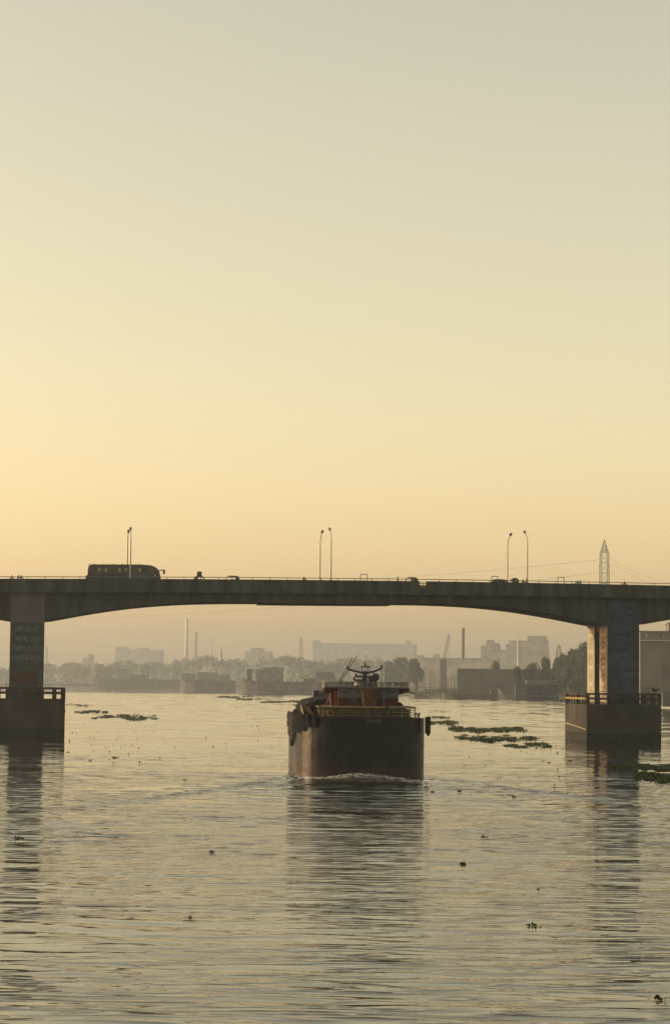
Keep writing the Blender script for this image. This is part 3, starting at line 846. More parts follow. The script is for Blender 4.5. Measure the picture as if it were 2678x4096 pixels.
for px, v, f, who, what in ((47, .5, 1, 'lone rider at the far left end of the bridge', 'motorcycle under the rider nearest the left edge'),
                            (84, .5, 1, 'front rider of the pair above the left pier', 'motorcycle carrying two riders above the left pier'),
                            (1213, .5, 1, 'hunched lone rider left of the middle lamp pair', 'motorcycle of the rider left of the middle lamps'),
                            (2088, .5, 1, 'rider just left of the right tall lamp pole', 'motorcycle just left of the right tall lamp pole'),
                            (2308, .5, -1, 'front rider of the pair between the right lamps and the pylon', 'motorcycle carrying two riders left of the pylon'),
                            (2493, .5, 1, 'low rider right of the pylon above the right pier', 'motorcycle right of the pylon above the right pier')):
    motorcycle(px, v, what, f)
    person(ME_RIDE, px - (3 if f > 0 else -3), v, who, G_, f)
for px, f, who in ((82, 1, 'pillion rider above the left pier, behind the front rider'), (2310, -1, 'pillion rider between the right lamps and the pylon')):
    u, p = on_road(px - 12 * f, .5)
    tag(link('person', ME_RIDE, None, p + Vector((0, 0, .06)), (0, 0, BA + (0 if f > 0 else math.pi))), who, 'person', G_)
person(ME_STAND, 1590, .2, 'pedestrian in dark clothes standing by the rail left of an auto rickshaw', 'people standing on the bridge')
person(ME_STAND, 2103, .4, 'person standing right of the right tall lamp pole', 'people standing on the bridge')
person(ME_STAND, 2062, .05, 'person standing between the dark car and the right tall lamp', 'people standing on the bridge')

# ------------------------------------------------------------------ hull builder
def hull(L, B, zs, stern_r=0.0, rake=2.0, bowlen=0.28, flare=0.9, bulwark=0.9, foot=0.0, n=26):
    """zs(y) top edge; X across, Y forward from the transom; returns an MB"""
    st = []
    ys = [0.0]
    if stern_r: ys += [stern_r * (1 - math.cos(math.pi / 2 * k / 6)) for k in range(1, 7)]
    else: ys += [.5]
    ys += list(np.linspace(ys[-1], L, n)[1:])
    for y in ys:
        b = B
        if stern_r and y < stern_r: b = B - stern_r + math.sqrt(max(0, stern_r ** 2 - (stern_r - y) ** 2))
        t = max(0, (y - L * (1 - bowlen)) / (L * bowlen))
        b *= max(.03, math.sqrt(max(0, 1 - t ** 1.7)))
        bw = b * (flare if t <= 0 else max(.02, flare - .75 * t))
        if t == 0 and flare < 1: bw = b * (1 - (1 - flare) * min(1, y / L * 4 + .2) * .3)
        zt_ = zs(y); ry = rake * t
        def pt(f): 
            x = bw + (b - bw) * f ** .7
            return x, y + ry * f, -1.4 + (zt_ + 1.4) * f
        row = []
        for f in (1, .8, .6, .45, .3, .12, 0):
            x, yy, z = pt(f); row.append((-x, yy, z))
        for f in (0, .12, .3, .45, .6, .8, 1):
            x, yy, z = pt(f); row.append((x, yy, z))
        x, yy, z = pt(1); xi = max(.01, x - .16)
        row += [(xi, yy, z), (xi, yy, z - bulwark), (-xi, yy, z - bulwark), (-xi, yy, z)]
        st.append(row)
    m = MB(); k = len(st[0]); vs = [p for r_ in st for p in r_]; fs = []
    for i in range(len(st) - 1):
        for j in range(k):
            fs.append((i * k + j, i * k + (j + 1) % k, (i + 1) * k + (j + 1) % k, (i + 1) * k + j))
    fs.append(tuple(range(k))); fs.append(tuple(reversed(range((len(st) - 1) * k, len(st) * k))))
    return m.add(vs, fs)

# ------------------------------------------------------------------ the cargo ship
def build_ship():
    S = lambda px, py, y=0.0: on_plane(px, py, SHIP_O, SHIP_A, y)
    t = thing('cargo_ship', 'dark rusty cargo ship seen from its stern, red and grey wheelhouse on top', 'ship', SHIP_O, SHIP_A)
    B = (S(1707, 2960)[0] - S(1190, 2960)[0]) / 2
    cx = (S(1707, 2960)[0] + S(1190, 2960)[0]) / 2
    t.location = BWs = SHIP_O + Vector((math.cos(SHIP_A) * cx, math.sin(SHIP_A) * cx, 0))
    O2 = Vector(t.location)
    S = lambda px, py, y=0.0: on_plane(px, py, O2, SHIP_A, y)
    SR = 3.4
    ZD = S(1470, 2869)[1]
    def zs(y):
        return ZD + .18 * math.exp(-(y / 6) ** 2) * 0 - 0.35 * (1 - math.exp(-y / 14)) + 2.2 * max(0, (y - 50) / 18) ** 2
    me = hull(66, B, zs, stern_r=SR, rake=4, bowlen=.36, flare=.96, bulwark=.95, n=30)
    me.box(-(B - SR) - .05, B - SR + .05, -.004, .15, ZD - 1.1, ZD - .003)
    h = me.build('hull', 'hull_paint', t, True)
    md = h.modifiers.new('e', 'EDGE_SPLIT'); md.split_angle = R(50)
    # rubbing strakes and weld bands
    def quarter(d, side=-1):
        """point and outward normal d metres along the hull plan, from the flat transom round the corner and forward"""
        la = SR * math.pi / 2
        if d < la:
            a = d / SR
            return side * (B - SR + SR * math.sin(a)), SR - SR * math.cos(a), side * math.sin(a), -math.cos(a)
        return side * B, SR + d - la, side, 0.0
    def band(z0, z1, off, name, mt):
        m = MB()
        ds = [k * .35 for k in range(16)] + [7, 10, 15, 20, 26, 32]
        line = [quarter(d, -1) for d in reversed(ds)] + [quarter(d, 1) for d in ds]
        for (xa, ya, na, ma), (xb, yb, nb, mb) in zip(line[:-1], line[1:]):
            P0, P1 = (xa + na * off, ya + ma * off), (xb + nb * off, yb + mb * off)
            Q0, Q1 = (xa - na * .1, ya - ma * .1), (xb - nb * .1, yb - mb * .1)
            m.add([(*P0, z0), (*P1, z0), (*P1, z1), (*P0, z1), (*Q0, z0), (*Q1, z0), (*Q1, z1), (*Q0, z1)],
                  [(0, 1, 2, 3), (3, 2, 6, 7), (0, 4, 5, 1)])
        m.build(name, mt, t)
    band(ZD - 2.75, ZD - 2.62, .03, 'rubbing_strake', 'hull_paint')
    x0, z0 = S(1462, 2878); x1, z1 = S(1526, 2890)
    box('name_board', 'navy', t, x0, x1, -.1, -.045, z1, z0)
    # lower deckhouse: an open gallery round the stern deck
    g = bpy.data.objects.new('stern_gallery', None); COL.objects.link(g); g.parent = t
    xa, zt_ = S(1273, 2826, 2.2); xb = S(1660, 2826, 2.2)[0]
    zl = ZD - .6
    box('gallery_roof', 'yellow_paint_and_light', g, xa - .1, xb + .05, 2.1, 13.0, zt_ - .1, zt_ + .04)
    box('gallery_wall', 'olive_paint', g, xa + 1.3, xb - 1.3, 4.4, 12.5, zl, zt_ - .102)
    for px0, px1 in ((1273, 1279), (1284, 1292), (1352, 1372), (1404, 1407), (1454, 1478), (1500, 1520), (1560, 1573), (1604, 1609), (1638, 1642), (1656, 1660)):
        p, q = S(px0, 2850, 2.2)[0], S(px1, 2850, 2.2)[0]
        box('gallery_post', 'olive_paint' if 1345 < px0 < 1590 else 'yellow_paint_and_light', g, p, q, 2.2, 2.32, zl, zt_ - .102)
    for py in (2841, 2849, 2861):
        z = S(1470, py, 2.2)[1]
        box('gallery_rail', 'yellow_paint_and_light', g, xa + .12, xb - .05, 2.23, 2.28, z - .03, z + .03)
        box('gallery_rail', 'yellow_paint_and_light', g, xa, xa + .05, 2.33, 12.5, z - .03, z + .03)
    zlow = S(1470, 2866, 2.2)[1]
    box('gallery_bulwark', 'olive_paint', g, xa + .01, xb - .01, 2.24, 2.27, zl, zlow)
    p, q = S(1480, 2838, 4.3)[0], S(1500, 2838, 4.3)[0]
    box('door', 'navy', g, p, q, 4.33, 4.395, zl, S(1480, 2836, 4.3)[1])
    for px0, px1 in ((1375, 1402), (1408, 1450), (1575, 1603), (1610, 1637)):
        p, zq = S(px0, 2836, 4.3); q = S(px1, 2836, 4.3)[0]
        box('window', 'glass', g, p, q, 4.34, 4.395, zq - .75, zq)
    box('stern_locker', 'olive_paint', t, S(1294, 2850, 2.6)[0], S(1348, 2850, 2.6)[0], 2.6, 4.3, zl, S(1300, 2832, 2.6)[1])
    MB().torus((S(1320, 2848, 2.55)[0], 2.54, S(1320, 2848)[1] - .1), (0, 1, 0), .3, .075).build('life_ring', 'orange_paint_and_light', t, True)
    MB().torus((S(1548, 2842, 2.15)[0], 2.14, S(1548, 2842)[1]), (0, 1, 0), .3, .075).build('life_ring', 'olive_paint', t, True)
    # wheelhouse block
    wh = bpy.data.objects.new('wheelhouse', None); COL.objects.link(wh); wh.parent = t
    yw = 5.0
    a, zr = S(1352, 2752, yw); b = S(1593, 2752, yw)[0]
    zm = S(1470, 2793, yw)[1]; zb_ = zt_ + .042
    box('lower_wall', 'red_paint', wh, a, b, yw, yw + 7, zb_, zm - .05)
    box('stripe', 'red_paint', wh, a - .02, b + .02, yw - .02, yw + 7.02, zm - .05, zm + .03)
    box('upper_wall', 'grey_paint', wh, a + .01, b - .01, yw + .01, yw + 6.99, zm + .03, zr)
    a2 = S(1323, 2790, yw + .6)[0]
    box('stair_trunk', 'red_paint', wh, a2, a - .004, yw + .6, yw + 4, zb_, zr - .3)
    p, q = S(1340, 2790, yw + .4)[0], S(1349, 2790, yw + .4)[0]
    for x in (p, q): box('ladder_rail', 'orange_paint_and_light', wh, x - .03, x + .03, yw + .45, yw + .55, zb_, zr - .3)  # ladder's orange colour paints the warm sunlight falling on it
    for k in range(9):
        z = zb_ + .15 + k * .2
        box('ladder_rung', 'orange_paint_and_light', wh, p + .032, q - .032, yw + .47, yw + .53, z, z + .03)
    for px0, px1, py0, py1 in ((1357, 1398, 2765, 2772), (1402, 1426, 2810, 2790), (1543, 1584, 2763, 2769)):
        u0, z1_ = S(px0, py0, yw); u1, z0_ = S(px1, py1, yw)
        w_ = box('window', 'navy', wh, u0, u1, yw - .03, yw + .008, z0_, z1_)
    for px0, px1 in ((1296, 1351.5), (1594, 1636)):
        u0, z1_ = S(px0, 2751, yw + 1); u1, z0_ = S(px1, 2779, yw + 1)
        wing = MB().prism([(u0, z0_ + .25 * (px0 < 1400)), (u1, z0_), (u1, z1_), (u0, z1_)] if px0 < 1400 else [(u0, z0_), (u1, z0_ + .25), (u1, z1_), (u0, z1_)], 1, yw + 1, yw + 3.4)
        wing.build('bridge_wing', 'red_paint', wh)
    # central casing with a flared head
    u0, z1_ = S(1449, 2750, yw - 1.2); u1, _ = S(1511, 2750, yw - 1.2)
    MB().prism([(u0 + .12, zb_), (u1 - .12, zb_), (u1 - .12, zr - .7), (u1 + .12, zr - .35), (u1 + .12, zr), (u0 - .08, zr), (u0 - .08, zr - .35), (u0 + .12, zr - .7)], 1, yw - 1.2, yw - .022).build('funnel_casing', 'brown_paint', wh)
    box('casing_sunlit_edge', 'yellow_paint_and_light', wh, u0 - .02, u0 + .1, yw - 1.26, yw - 1.205, zm - .5, zr - .2)  # yellow strip painting the low sun's gold light along the casing edge
    x_, z_ = S(1536, 2765, yw - 1)
    MB().tube((x_, yw - .5, zb_), (x_, yw - .5, z_), .05).build('vent_pipe', 'steel', wh)
    # monkey deck
    ra, rz = S(1296, 2749, yw - .2); rb = S(1634, 2749, yw - .2)[0]; rt = S(1470, 2729, yw - .2)[1]
    box('roof_deck', 'grey_paint', wh, ra, rb, yw - .3, yw + 6.5, zr + .002, zr + .1)
    rl = bpy.data.objects.new('roof_railing', None); COL.objects.link(rl); rl.parent = t
    y0_, y1_ = yw - .2, yw + 6.3
    for k in range(4):
        z = zr + .15 + (rt - zr - .15) * k / 3
        r_ = .03 if k < 3 else .04
        MB().path([(ra + .05, y1_, z), (ra + .05, y0_, z), (rb - .05, y0_, z), (rb - .05, y1_, z), (ra + .05, y1_, z)], r_, 6).build('rail', 'steel', rl)
    post_ = MB().tube((0, 0, 0), (0, 0, rt - zr - .1), .035, n=6).mesh('post', 'steel')
    for x in np.linspace(ra + .05, rb - .05, 13):
        for y in (y0_, y1_): link('post', post_, rl, (x, y, zr + .1))
    for y in np.linspace(y0_ + 1.3, y1_ - 1.3, 4):
        for x in (ra + .05, rb - .05): link('post', post_, rl, (x, y, zr + .1))
    for px, w2 in ((1362, .25), (1397, .35), (1550, .22), (1585, .22), (1610, .3)):
        x = S(px, 2740, yw)[0]
        box('rail_board', 'white_paint', rl, x - w2, x + w2, y0_ + .05, y0_ + .08, zr + .25, zr + .62)
    # mast
    ms = bpy.data.objects.new('mast', None); COL.objects.link(ms); ms.parent = t
    ym = yw + 1.6
    P = lambda px, py: (S(px, py, ym)[0], ym, S(px, py, ym)[1])
    c = P(1458, 2700)[0]
    zrf = zr + .1
    MB().prism([(c - .35, zrf), (c + .35, zrf), (c + .25, P(0, 2705)[2]), (c + .14, P(0, 2668)[2]), (c - .14, P(0, 2668)[2]), (c - .25, P(0, 2705)[2])], 1, ym - .2, ym + .2).build('mast_column', 'navy', ms)
    for pts, r_ in (([P(1389, 2676), P(1420, 2685), P(1458, 2693)], .1), ([P(1525, 2673), P(1495, 2686), P(1458, 2693)], .1)):
        MB().path(pts, r_, 8).build('yard_arm', 'navy', ms)
    u0, z1_ = S(1442, 2667, ym); u1, _ = S(1479, 2667, ym)
    box('top_platform', 'navy', ms, u0, u1, ym - .5, ym + .5, z1_ - .06, z1_ + .06)
    for px in (1449, 1468):
        MB().tube(P(px, 2688), P(px + (4 if px > 1458 else -4), 2668), .04).build('platform_strut', 'navy', ms)
    box('platform_rail', 'navy', ms, u0 + .15, u1 - .15, ym - .45, ym + .45, P(0, 2680)[2] - .04, P(0, 2680)[2] + .04)
    for (pa, pb, r_) in (((1458, 2667), (1458, 2645), .09), ((1465, 2667), (1464, 2618), .025)):
        MB().tube(P(*pa), P(*pb), r_, r_ * .6).build('top_pole', 'navy', ms)
    for px0, px1, py in ((1421, 1496, 2706), (1415, 1450, 2721)):
        u0, z1_ = S(px0, py, ym); u1, _ = S(px1, py, ym)
        box('radar_arm', 'navy', ms, u0, u1, ym - .35, ym - .21, z1_ - .1, z1_ + .1)
    for px, py in ((1421, 2701), (1415, 2714), (1493, 2699), (1389, 2671), (1525, 2667)):
        x, y_, z = P(px, py)
        MB().lathe([(.06, -.14), (.13, -.08), (.13, .08), (.05, .16)], 8, (x, y_ - .28 if px not in (1389, 1525) else y_, z)).build('nav_lamp', 'navy', ms)
    u0, z1_ = S(1472, 2706, ym + .5); u1, z0_ = S(1507, 2748, ym + .5)
    box('equipment_box', 'navy', t, u0, u1, ym + .25, ym + 1.4, zrf, z1_)
    x, y_, z = P(1504, 2708)
    MB().lathe([(.1, -.35), (.32, -.25), (.38, 0), (.32, .25), (.1, .35)], 12, (x, ym + .9, z)).build('radar_dome', 'navy', t, True)
    MB().lathe([(.45, 0), (.45, .3), (.3, .6), (.05, .7)], 12, (S(1434, 2745, ym)[0], ym, zrf)).build('satellite_dome', 'steel', t, True)
    for px, py, yy in ((1309, 2688, yw), (1600, 2690, yw), (1525, 2676, yw + 1)):
        x, z = S(px, py, yy)
        MB().tube((x, yy, zrf), (x, yy, z), .05, .03, 6).build('whip_aerial', 'steel', t)
    for (a0, b0) in (((1350, 2734), (1411, 2629)), ((1356, 2734), (1429, 2622))):
        yd = yw + 5.5
        xa_, za_ = S(*a0, yd); xb2, zb2 = S(*b0, yd)
        MB().tube((xa_, yd, za_), (xb2, yd + 1, zb2), .07, .05, 6).build('derrick_boom', 'steel', t)
    for (a0, b0) in (((1297, 2764), (1272, 2772)), ((1297, 2770), (1278, 2777)), ((1636, 2768), (1658, 2773)), ((1300, 2770), (1286, 2752))):
        xa_, za_ = S(*a0, yw + 2); xb2, zb2 = S(*b0, yw + 2)
        MB().tube((xa_, yw + 2, za_), (xb2, yw + 2, zb2), .07, .05, 6).build('wing_bracket', 'steel', t)
    x0_, z0_ = S(1322, 2780, yw + .9); x1_, z1_ = S(1298, 2828, yw + .9)
    MB().tube((x0_, yw + .9, z0_), (x1_, yw + .9, z1_), .06).build('stay_bar', 'rust', t)
    # raised cargo hold forward of the deckhouse
    m = MB()
    zc_ = lambda y: zt_ - .25 + .3 * (y > 20)
    prof = [(-B + .9, zl), (-B + .8, ZD + .5), (-B + 1.5, ZD + 1.25), (-2, ZD + 1.7), (2, ZD + 1.7), (B - 1.5, ZD + 1.25), (B - .8, ZD + .5), (B - .9, zl)]
    MB().prism(prof, 1, 13.2, 44).build('hold_cover', 'tarp', t)
    box('fore_house', 'navy', t, -3, 3, 47, 52, ZD - .5, ZD + 2.2)
    # tarpaulin pile, fenders and tyres hung over the port quarter
    q = random.Random(4)
    def roll(xc, y0, y1, zc2, r_, mt='tarp'):
        m = MB(); n = 12; k = 7; vs = []; fs = []
        for i in range(k):
            y = y0 + (y1 - y0) * i / (k - 1); s_ = 1 if 0 < i < k - 1 else .7
            for j in range(n):
                a = 2 * math.pi * j / n; rr = r_ * s_ * q.uniform(.86, 1.1)
                vs.append((xc + rr * math.cos(a), y, zc2 + rr * math.sin(a)))
        for i in range(k - 1):
            for j in range(n): fs.append((i * n + j, i * n + (j + 1) % n, (i + 1) * n + (j + 1) % n, (i + 1) * n + j))
        fs += [tuple(reversed(range(n))), tuple(range((k - 1) * n, k * n))]
        m.add(vs, fs).build('tarpaulin_roll', mt, t, True)
    roll(-B + 1.15, 5, 12.5, ZD + .45, .62)
    roll(-B + .75, 9, 17, ZD + .35, .5)
    roll(-B + 1.9, 7, 13, ZD + .55, .7)
    roll(-B + .5, 2.6, 8.5, ZD - .02, .42)
    roll(-B + .3, 12, 20, ZD + .05, .42)
    d = 1.5; k = 0
    while d < 12.5:                                      # long tarpaulin folds hanging over the side
        wd = q.uniform(.55, .95); ln = (1.0 + .5 * min(1, (d - 1.5) / 2)) * q.uniform(.9, 1.12) + (.9 if d > 8 else 0)
        m = MB(); nz, nw = 8, 5; vs = []; fs = []
        for i in range(nz):
            f = i / (nz - 1); z = ZD + .16 - ln * f
            for j in range(nw):
                g_ = j / (nw - 1); x, y, nx, ny = quarter(d + wd * g_ * (1.02 - .1 * f))
                o_ = .05 + (.26 + .08 * math.sin(f * 4 + k)) * math.sin(math.pi * (.08 + .84 * g_)) * (1 - .35 * f)
                vs.append((x + nx * o_, y + ny * o_, z + .05 * math.sin(g_ * 5 + k)))
        for i in range(nz - 1):
            for j in range(nw - 1): fs.append((i * nw + j, i * nw + j + 1, (i + 1) * nw + j + 1, (i + 1) * nw + j))
        o_ = len(vs)
        for j in range(nw):
            x, y, nx, ny = quarter(d + wd * j / (nw - 1)); vs.append((x - nx * .7, y - ny * .7, ZD + .22))
        for j in range(nw - 1): fs.append((o_ + j, o_ + j + 1, j + 1, j))
        m.add(vs, fs).build('tarpaulin_fold', 'tarp', t, True)
        d += wd * .96; k += 1
    for k, (y, z, n) in enumerate(((9.0, ZD - .5, 3), (12.5, ZD - .4, 4), (17, ZD - .35, 3), (22, ZD - .35, 3), (27, ZD - .35, 2))):
        for i in range(n):
            MB().torus((-B - .26, y + .15 * (i % 2), z - .72 * i), (1, .15, 0), .34, .17, 14, 7).build('fender_tyre', 'tyre', t, True)
    for i in range(3):
        MB().torus((B + .22, 1.6, ZD - .30 - .48 * i), (1, 0, 0), .26, .17, 14, 7).build('fender_tyre', 'tyre', t, True)
    box('fender_block', 'tyre', t, B - .05, B + .42, 1.3, 2.0, ZD - 1.45, ZD + .04)
    for x in (B - 1.1, B - .75): MB().lathe([(.16, 0), (.13, .3), (.2, .36), (.18, .5)], 10, (x, .9, ZD - .05)).build('bollard', 'steel', t)
    MB().path([(-B + .55, 2.0, ZD + .1), (-B + .35, 3.5, ZD + 1.0), (-B + .4, 5, ZD + .2)], .05, 6).build('davit', 'rope', t)
    MB().path([(-B + 1.0, 3.4, ZD + .9), (-B + 1.5, 3.2, ZD + .05)], .05, 6).build('gang_plank', 'orange_paint_and_light', t)
    MB().path([(-B + .8, 3.4, ZD + .85), (-B + 1.3, 3.2, ZD + .0)], .04, 6).build('gang_plank', 'yellow_paint_and_light', t)
    # plate seams on the port quarter
    for d in (2.2, 3.8, 5.4, 8.5, 12, 16):
        x, y, nx, ny = quarter(d); x2, y2, _, _ = quarter(d + .09)
        MB().add([(x + nx * .02, y + ny * .02, .1), (x2 + nx * .02, y2 + ny * .02, .1), (x2 + nx * .02, y2 + ny * .02, ZD - .4), (x + nx * .02, y + ny * .02, ZD - .4)], [(0, 1, 2, 3)]).build('plate_seam', 'hull_paint', t)
build_ship()

# ------------------------------------------------------------------ vessels moored along the far bank
def far_ship(px0, px1, pyw, py_deck, py_bow, label, houses, bow=-1, beam=9.0, group='vessels moored at the far bank', masts=(), name='moored_ship', hm='far_hull'):
    """bow=-1: the bow points left"""
    pm = ground((px0 + px1) / 2, pyw); D = pm.y
    xa, xb = at(px0, pyw, D).x, at(px1, pyw, D).x
    L = xb - xa
    Z = lambda py, px: at(px, py, D).z
    xw = lambda px: at(px, pyw, D).x
    zd = Z(py_deck, (px0 + px1) / 2); zb = Z(py_bow, px0 if bow < 0 else px1)
    t = thing(name, label, 'ship', (xb if bow < 0 else xa, D + beam / 2, 0), math.pi / 2 if bow < 0 else -math.pi / 2, group)
    def zs(y): return zd + (zb - zd) * max(0, min(1, (y - L * .80) / (L * .12)))
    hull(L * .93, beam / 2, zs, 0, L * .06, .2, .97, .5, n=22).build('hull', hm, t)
    X = lambda px: (xb - xw(px)) if bow < 0 else (xw(px) - xa)       # local y along the ship
    for (p0, p1, pyt, mt) in houses:
        y0, y1 = sorted((X(p0), X(p1))); zt_ = Z(pyt, (p0 + p1) / 2)
        hb = beam * .34
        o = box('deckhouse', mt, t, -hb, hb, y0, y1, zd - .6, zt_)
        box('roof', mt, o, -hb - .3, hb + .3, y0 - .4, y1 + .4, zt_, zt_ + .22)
        if name != 'passenger_launch': continue
        n = max(2, int((y1 - y0) / 1.7))
        for lev in range(max(1, int((zt_ - zd) / 2.6))):
            z0 = zt_ - 1.6 - 2.6 * lev
            if z0 < zd + .3: break
            for k in range(n):
                a = y0 + (y1 - y0) * (k + .2) / n
                for sx in (-hb - .02, hb - .03): box('window', 'glass', o, sx, sx + .05, a, a + (y1 - y0) / n * .6, z0, z0 + .9)
    for (p, pyt, r_) in masts:
        MB().tube((0, X(p), zd - .4), (0, X(p), Z(pyt, p)), r_, r_ * .6, 6).build('mast', 'far_hull', t)
    return t
far_ship(357, 716, 2747, 2716, 2703, 'hazy long cargo ship moored nearest the left pier', [(393, 420, 2684, 'far_house'), (420, 447, 2672, 'far_house'), (467, 521, 2677, 'far_house'), (525, 580, 2699, 'far_hull')], masts=((433, 2664, .3),))
far_ship(722, 940, 2758, 2722, 2716, 'hazy stubby vessel moored between the two long cargo ships', [(726, 778, 2694, 'far_house'), (788, 868, 2690, 'far_house'), (872, 918, 2700, 'far_house')], masts=((866, 2675, .3), (905, 2682, .25)))
far_ship(940, 1420, 2775, 2727, 2711, 'grey moored cargo ship with raked bow just left of the cargo ship wheelhouse',
         [(986, 1006, 2678, 'far_hull'), (1022, 1056, 2679, 'far_house'), (1054, 1133, 2671, 'far_house'), (1212, 1262, 2716, 'far_hull')], masts=((996, 2674, .5), (1048, 2664, .35), (1190, 2714, .3), (1098, 2662, .2)))
far_ship(1220, 1380, 2757, 2718, 2712, 'hazy vessel behind the cargo ship mast with a broad bridge deck', [(1258, 1335, 2688, 'far_house'), (1262, 1342, 2672, 'far_house')], masts=((1272, 2665, .4), (1311, 2640, .25)))
# passenger launch at the right bank
far_ship(1985, 2262, 2797, 2810, 2748, 'dark passenger launch with a row of windows at the right bank', [(2060, 2235, 2738, 'building_dark'), (2105, 2232, 2722, 'building_mid')], bow=-1, beam=8, masts=((2180, 2705, .2),), name='passenger_launch', hm='building_dark')
far_ship(1760, 1988, 2798, 2778, 2772, 'flat empty barge moored in front of the riverside shed', [(1962, 1982, 2764, 'building_dark')], bow=-1, beam=9, name='flat_barge', hm='building_dark')
far_ship(1640, 1712, 2793, 2782, 2775, 'small low boat moored left of the timber jetty', [(1655, 1690, 2770, 'far_hull')], bow=-1, beam=5, name='small_boat')

# ------------------------------------------------------------------ the far shore: buildings, chimneys, crane, pylons
def block(name, label, D, rects, mt='building', depth=30, cat='building', group='buildings on the far bank', win=None, base=1.4, rz=-0.11):
    """rects: photograph rectangles (x0, x1, ytop); first one is the main block"""
    p0, p1, _ = rects[0]
    xm = at((p0 + p1) / 2, 2700, D).x
    t = thing(name, label, cat, (xm, D, base), rz, group)
    for i, (a, b, top, *rest) in enumerate(rects):
        x0, x1 = at(a, top, D).x - xm, at(b, top, D).x - xm
        zt_ = at((a + b) / 2, top, D).z - base
        zb = (at((a + b) / 2, rest[0], D).z - base) if rest else 0
        y0 = .15 * i
        o = box('wall', mt, t, x0, x1, y0, depth * (1 - .02 * i), zb, zt_)
        box('roof_edge', mt, o, x0 - .3, x1 + .3, y0 - .3, depth * (1 - .02 * i) + .3, zt_, zt_ + .35)
        if win and not rest:
            nw, fh = win
            nx = max(2, int((x1 - x0) / nw)); nz = max(1, int((zt_ - zb - 1) / fh))
            me = MB().box(0, (x1 - x0) / nx * .5, -.1, .02, 0, fh * .5).mesh('window', 'glass')
            for ix in range(nx):
                for iz in range(nz):
                    link('window', me, o, (x0 + (x1 - x0) * (ix + .25) / nx, y0 - .0, zb + 1.2 + iz * (zt_ - zb - 1) / nz))
    return t
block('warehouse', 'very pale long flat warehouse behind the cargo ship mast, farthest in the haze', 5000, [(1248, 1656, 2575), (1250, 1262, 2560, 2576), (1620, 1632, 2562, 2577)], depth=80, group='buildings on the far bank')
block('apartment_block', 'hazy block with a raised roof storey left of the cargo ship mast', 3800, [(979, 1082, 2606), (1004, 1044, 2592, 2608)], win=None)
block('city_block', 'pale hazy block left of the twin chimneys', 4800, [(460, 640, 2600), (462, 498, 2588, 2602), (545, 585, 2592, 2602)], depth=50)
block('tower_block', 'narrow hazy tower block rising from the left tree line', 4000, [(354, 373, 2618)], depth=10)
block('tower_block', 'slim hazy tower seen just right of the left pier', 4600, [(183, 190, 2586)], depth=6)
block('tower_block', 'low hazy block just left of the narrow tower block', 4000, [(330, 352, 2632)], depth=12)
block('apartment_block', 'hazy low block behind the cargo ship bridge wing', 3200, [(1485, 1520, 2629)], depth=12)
block('apartment_block', 'hazy low block between the round tree and the crane', 2700, [(1667, 1693, 2622)], depth=12)
block('apartment_block', 'hazy low block immediately left of the crane', 2700, [(1732, 1756, 2618)], depth=12)
block('long_shed', 'hazy long low shed below the crane and the brick chimney', 1850, [(1655, 1990, 2634), (1700, 1810, 2641, 2650)], depth=40, mt='building')
block('factory_building', 'stepped grey factory right of the brick chimney with a roof stair tower', 2300,
      [(1921, 2192, 2602), (1943, 1991, 2574, 2603), (1944, 1970, 2561, 2575), (1923, 1995, 2584, 2603), (2034, 2190, 2564, 2603), (2106, 2183, 2545, 2565), (2022, 2034, 2579, 2603)], depth=45, win=None)
block('riverside_shed', 'dark long flat-roofed riverside shed at the right bank', 1375, [(1828, 2260, 2679), (1840, 1930, 2681, 2690)], mt='building_dark', depth=35, group='buildings on the far bank')
tw = block('riverside_building', 'large grey riverside building right of the right pier', 810, [(2559, 2800, 2528), (2672, 2810, 2494, 2529)], mt='building_mid', depth=30, win=None)
for k, px in enumerate((2584, 2640)):
    p = at(px, 2540, 810)
    box('window', 'white_paint' if k == 0 else 'glass', tw, p.x - tw.location.x - .25, p.x - tw.location.x + .25, -.08, .05, p.z - 2.2, p.z - .9)
for py in (2562,):
    box('wall_ledge', 'building', tw, at(2556, py, 810).x - tw.location.x, at(2800, py, 810).x - tw.location.x, -.4, -.02, at(2600, py, 810).z - 1.5, at(2600, py, 810).z - 1.2)
box('drain_pipe', 'building_dark', tw, at(2649, 2600, 810).x - tw.location.x, at(2651, 2600, 810).x - tw.location.x, -.2, -.02, 0, at(2649, 2615, 810).z)
block('riverside_shed', 'low dark shed at the water beside the right pier cap', 755, [(2648, 2790, 2770)], mt='building_dark', depth=8)

def chimney(px, pyt, w0, w1, D, label, mt):
    p = at(px, pyt, D); k = D / F
    t = thing('factory_chimney', label, 'chimney', (p.x, D, 1.4), 0, 'factory chimneys on the far bank')
    h = p.z - 1.4
    s_ = MB().lathe([(w1 * k / 2, 0), (w0 * k / 2 * 1.08, h * .55), (w0 * k / 2, h)], 18).build('shaft', mt, t, True)
    MB().lathe([(w0 * k / 2 * 1.02, h - 1.2), (w0 * k / 2 * 1.12, h - 1.0), (w0 * k / 2 * 1.12, h + .25), (w0 * k / 2 * .8, h + .3)], 18).build('collar', mt, t)
chimney(748, 2476, 13, 30, 4800, 'taller of the two pale hazy chimneys left of centre', 'building')
chimney(784, 2527, 13, 26, 4800, 'shorter of the two pale hazy chimneys left of centre', 'building')
chimney(847, 2548, 4, 5, 4200, 'thin hazy mast-like chimney right of the twin chimneys', 'building')
chimney(1851, 2514, 11, 19, 2050, 'tall tapering brick chimney right of the crane', 'brick')

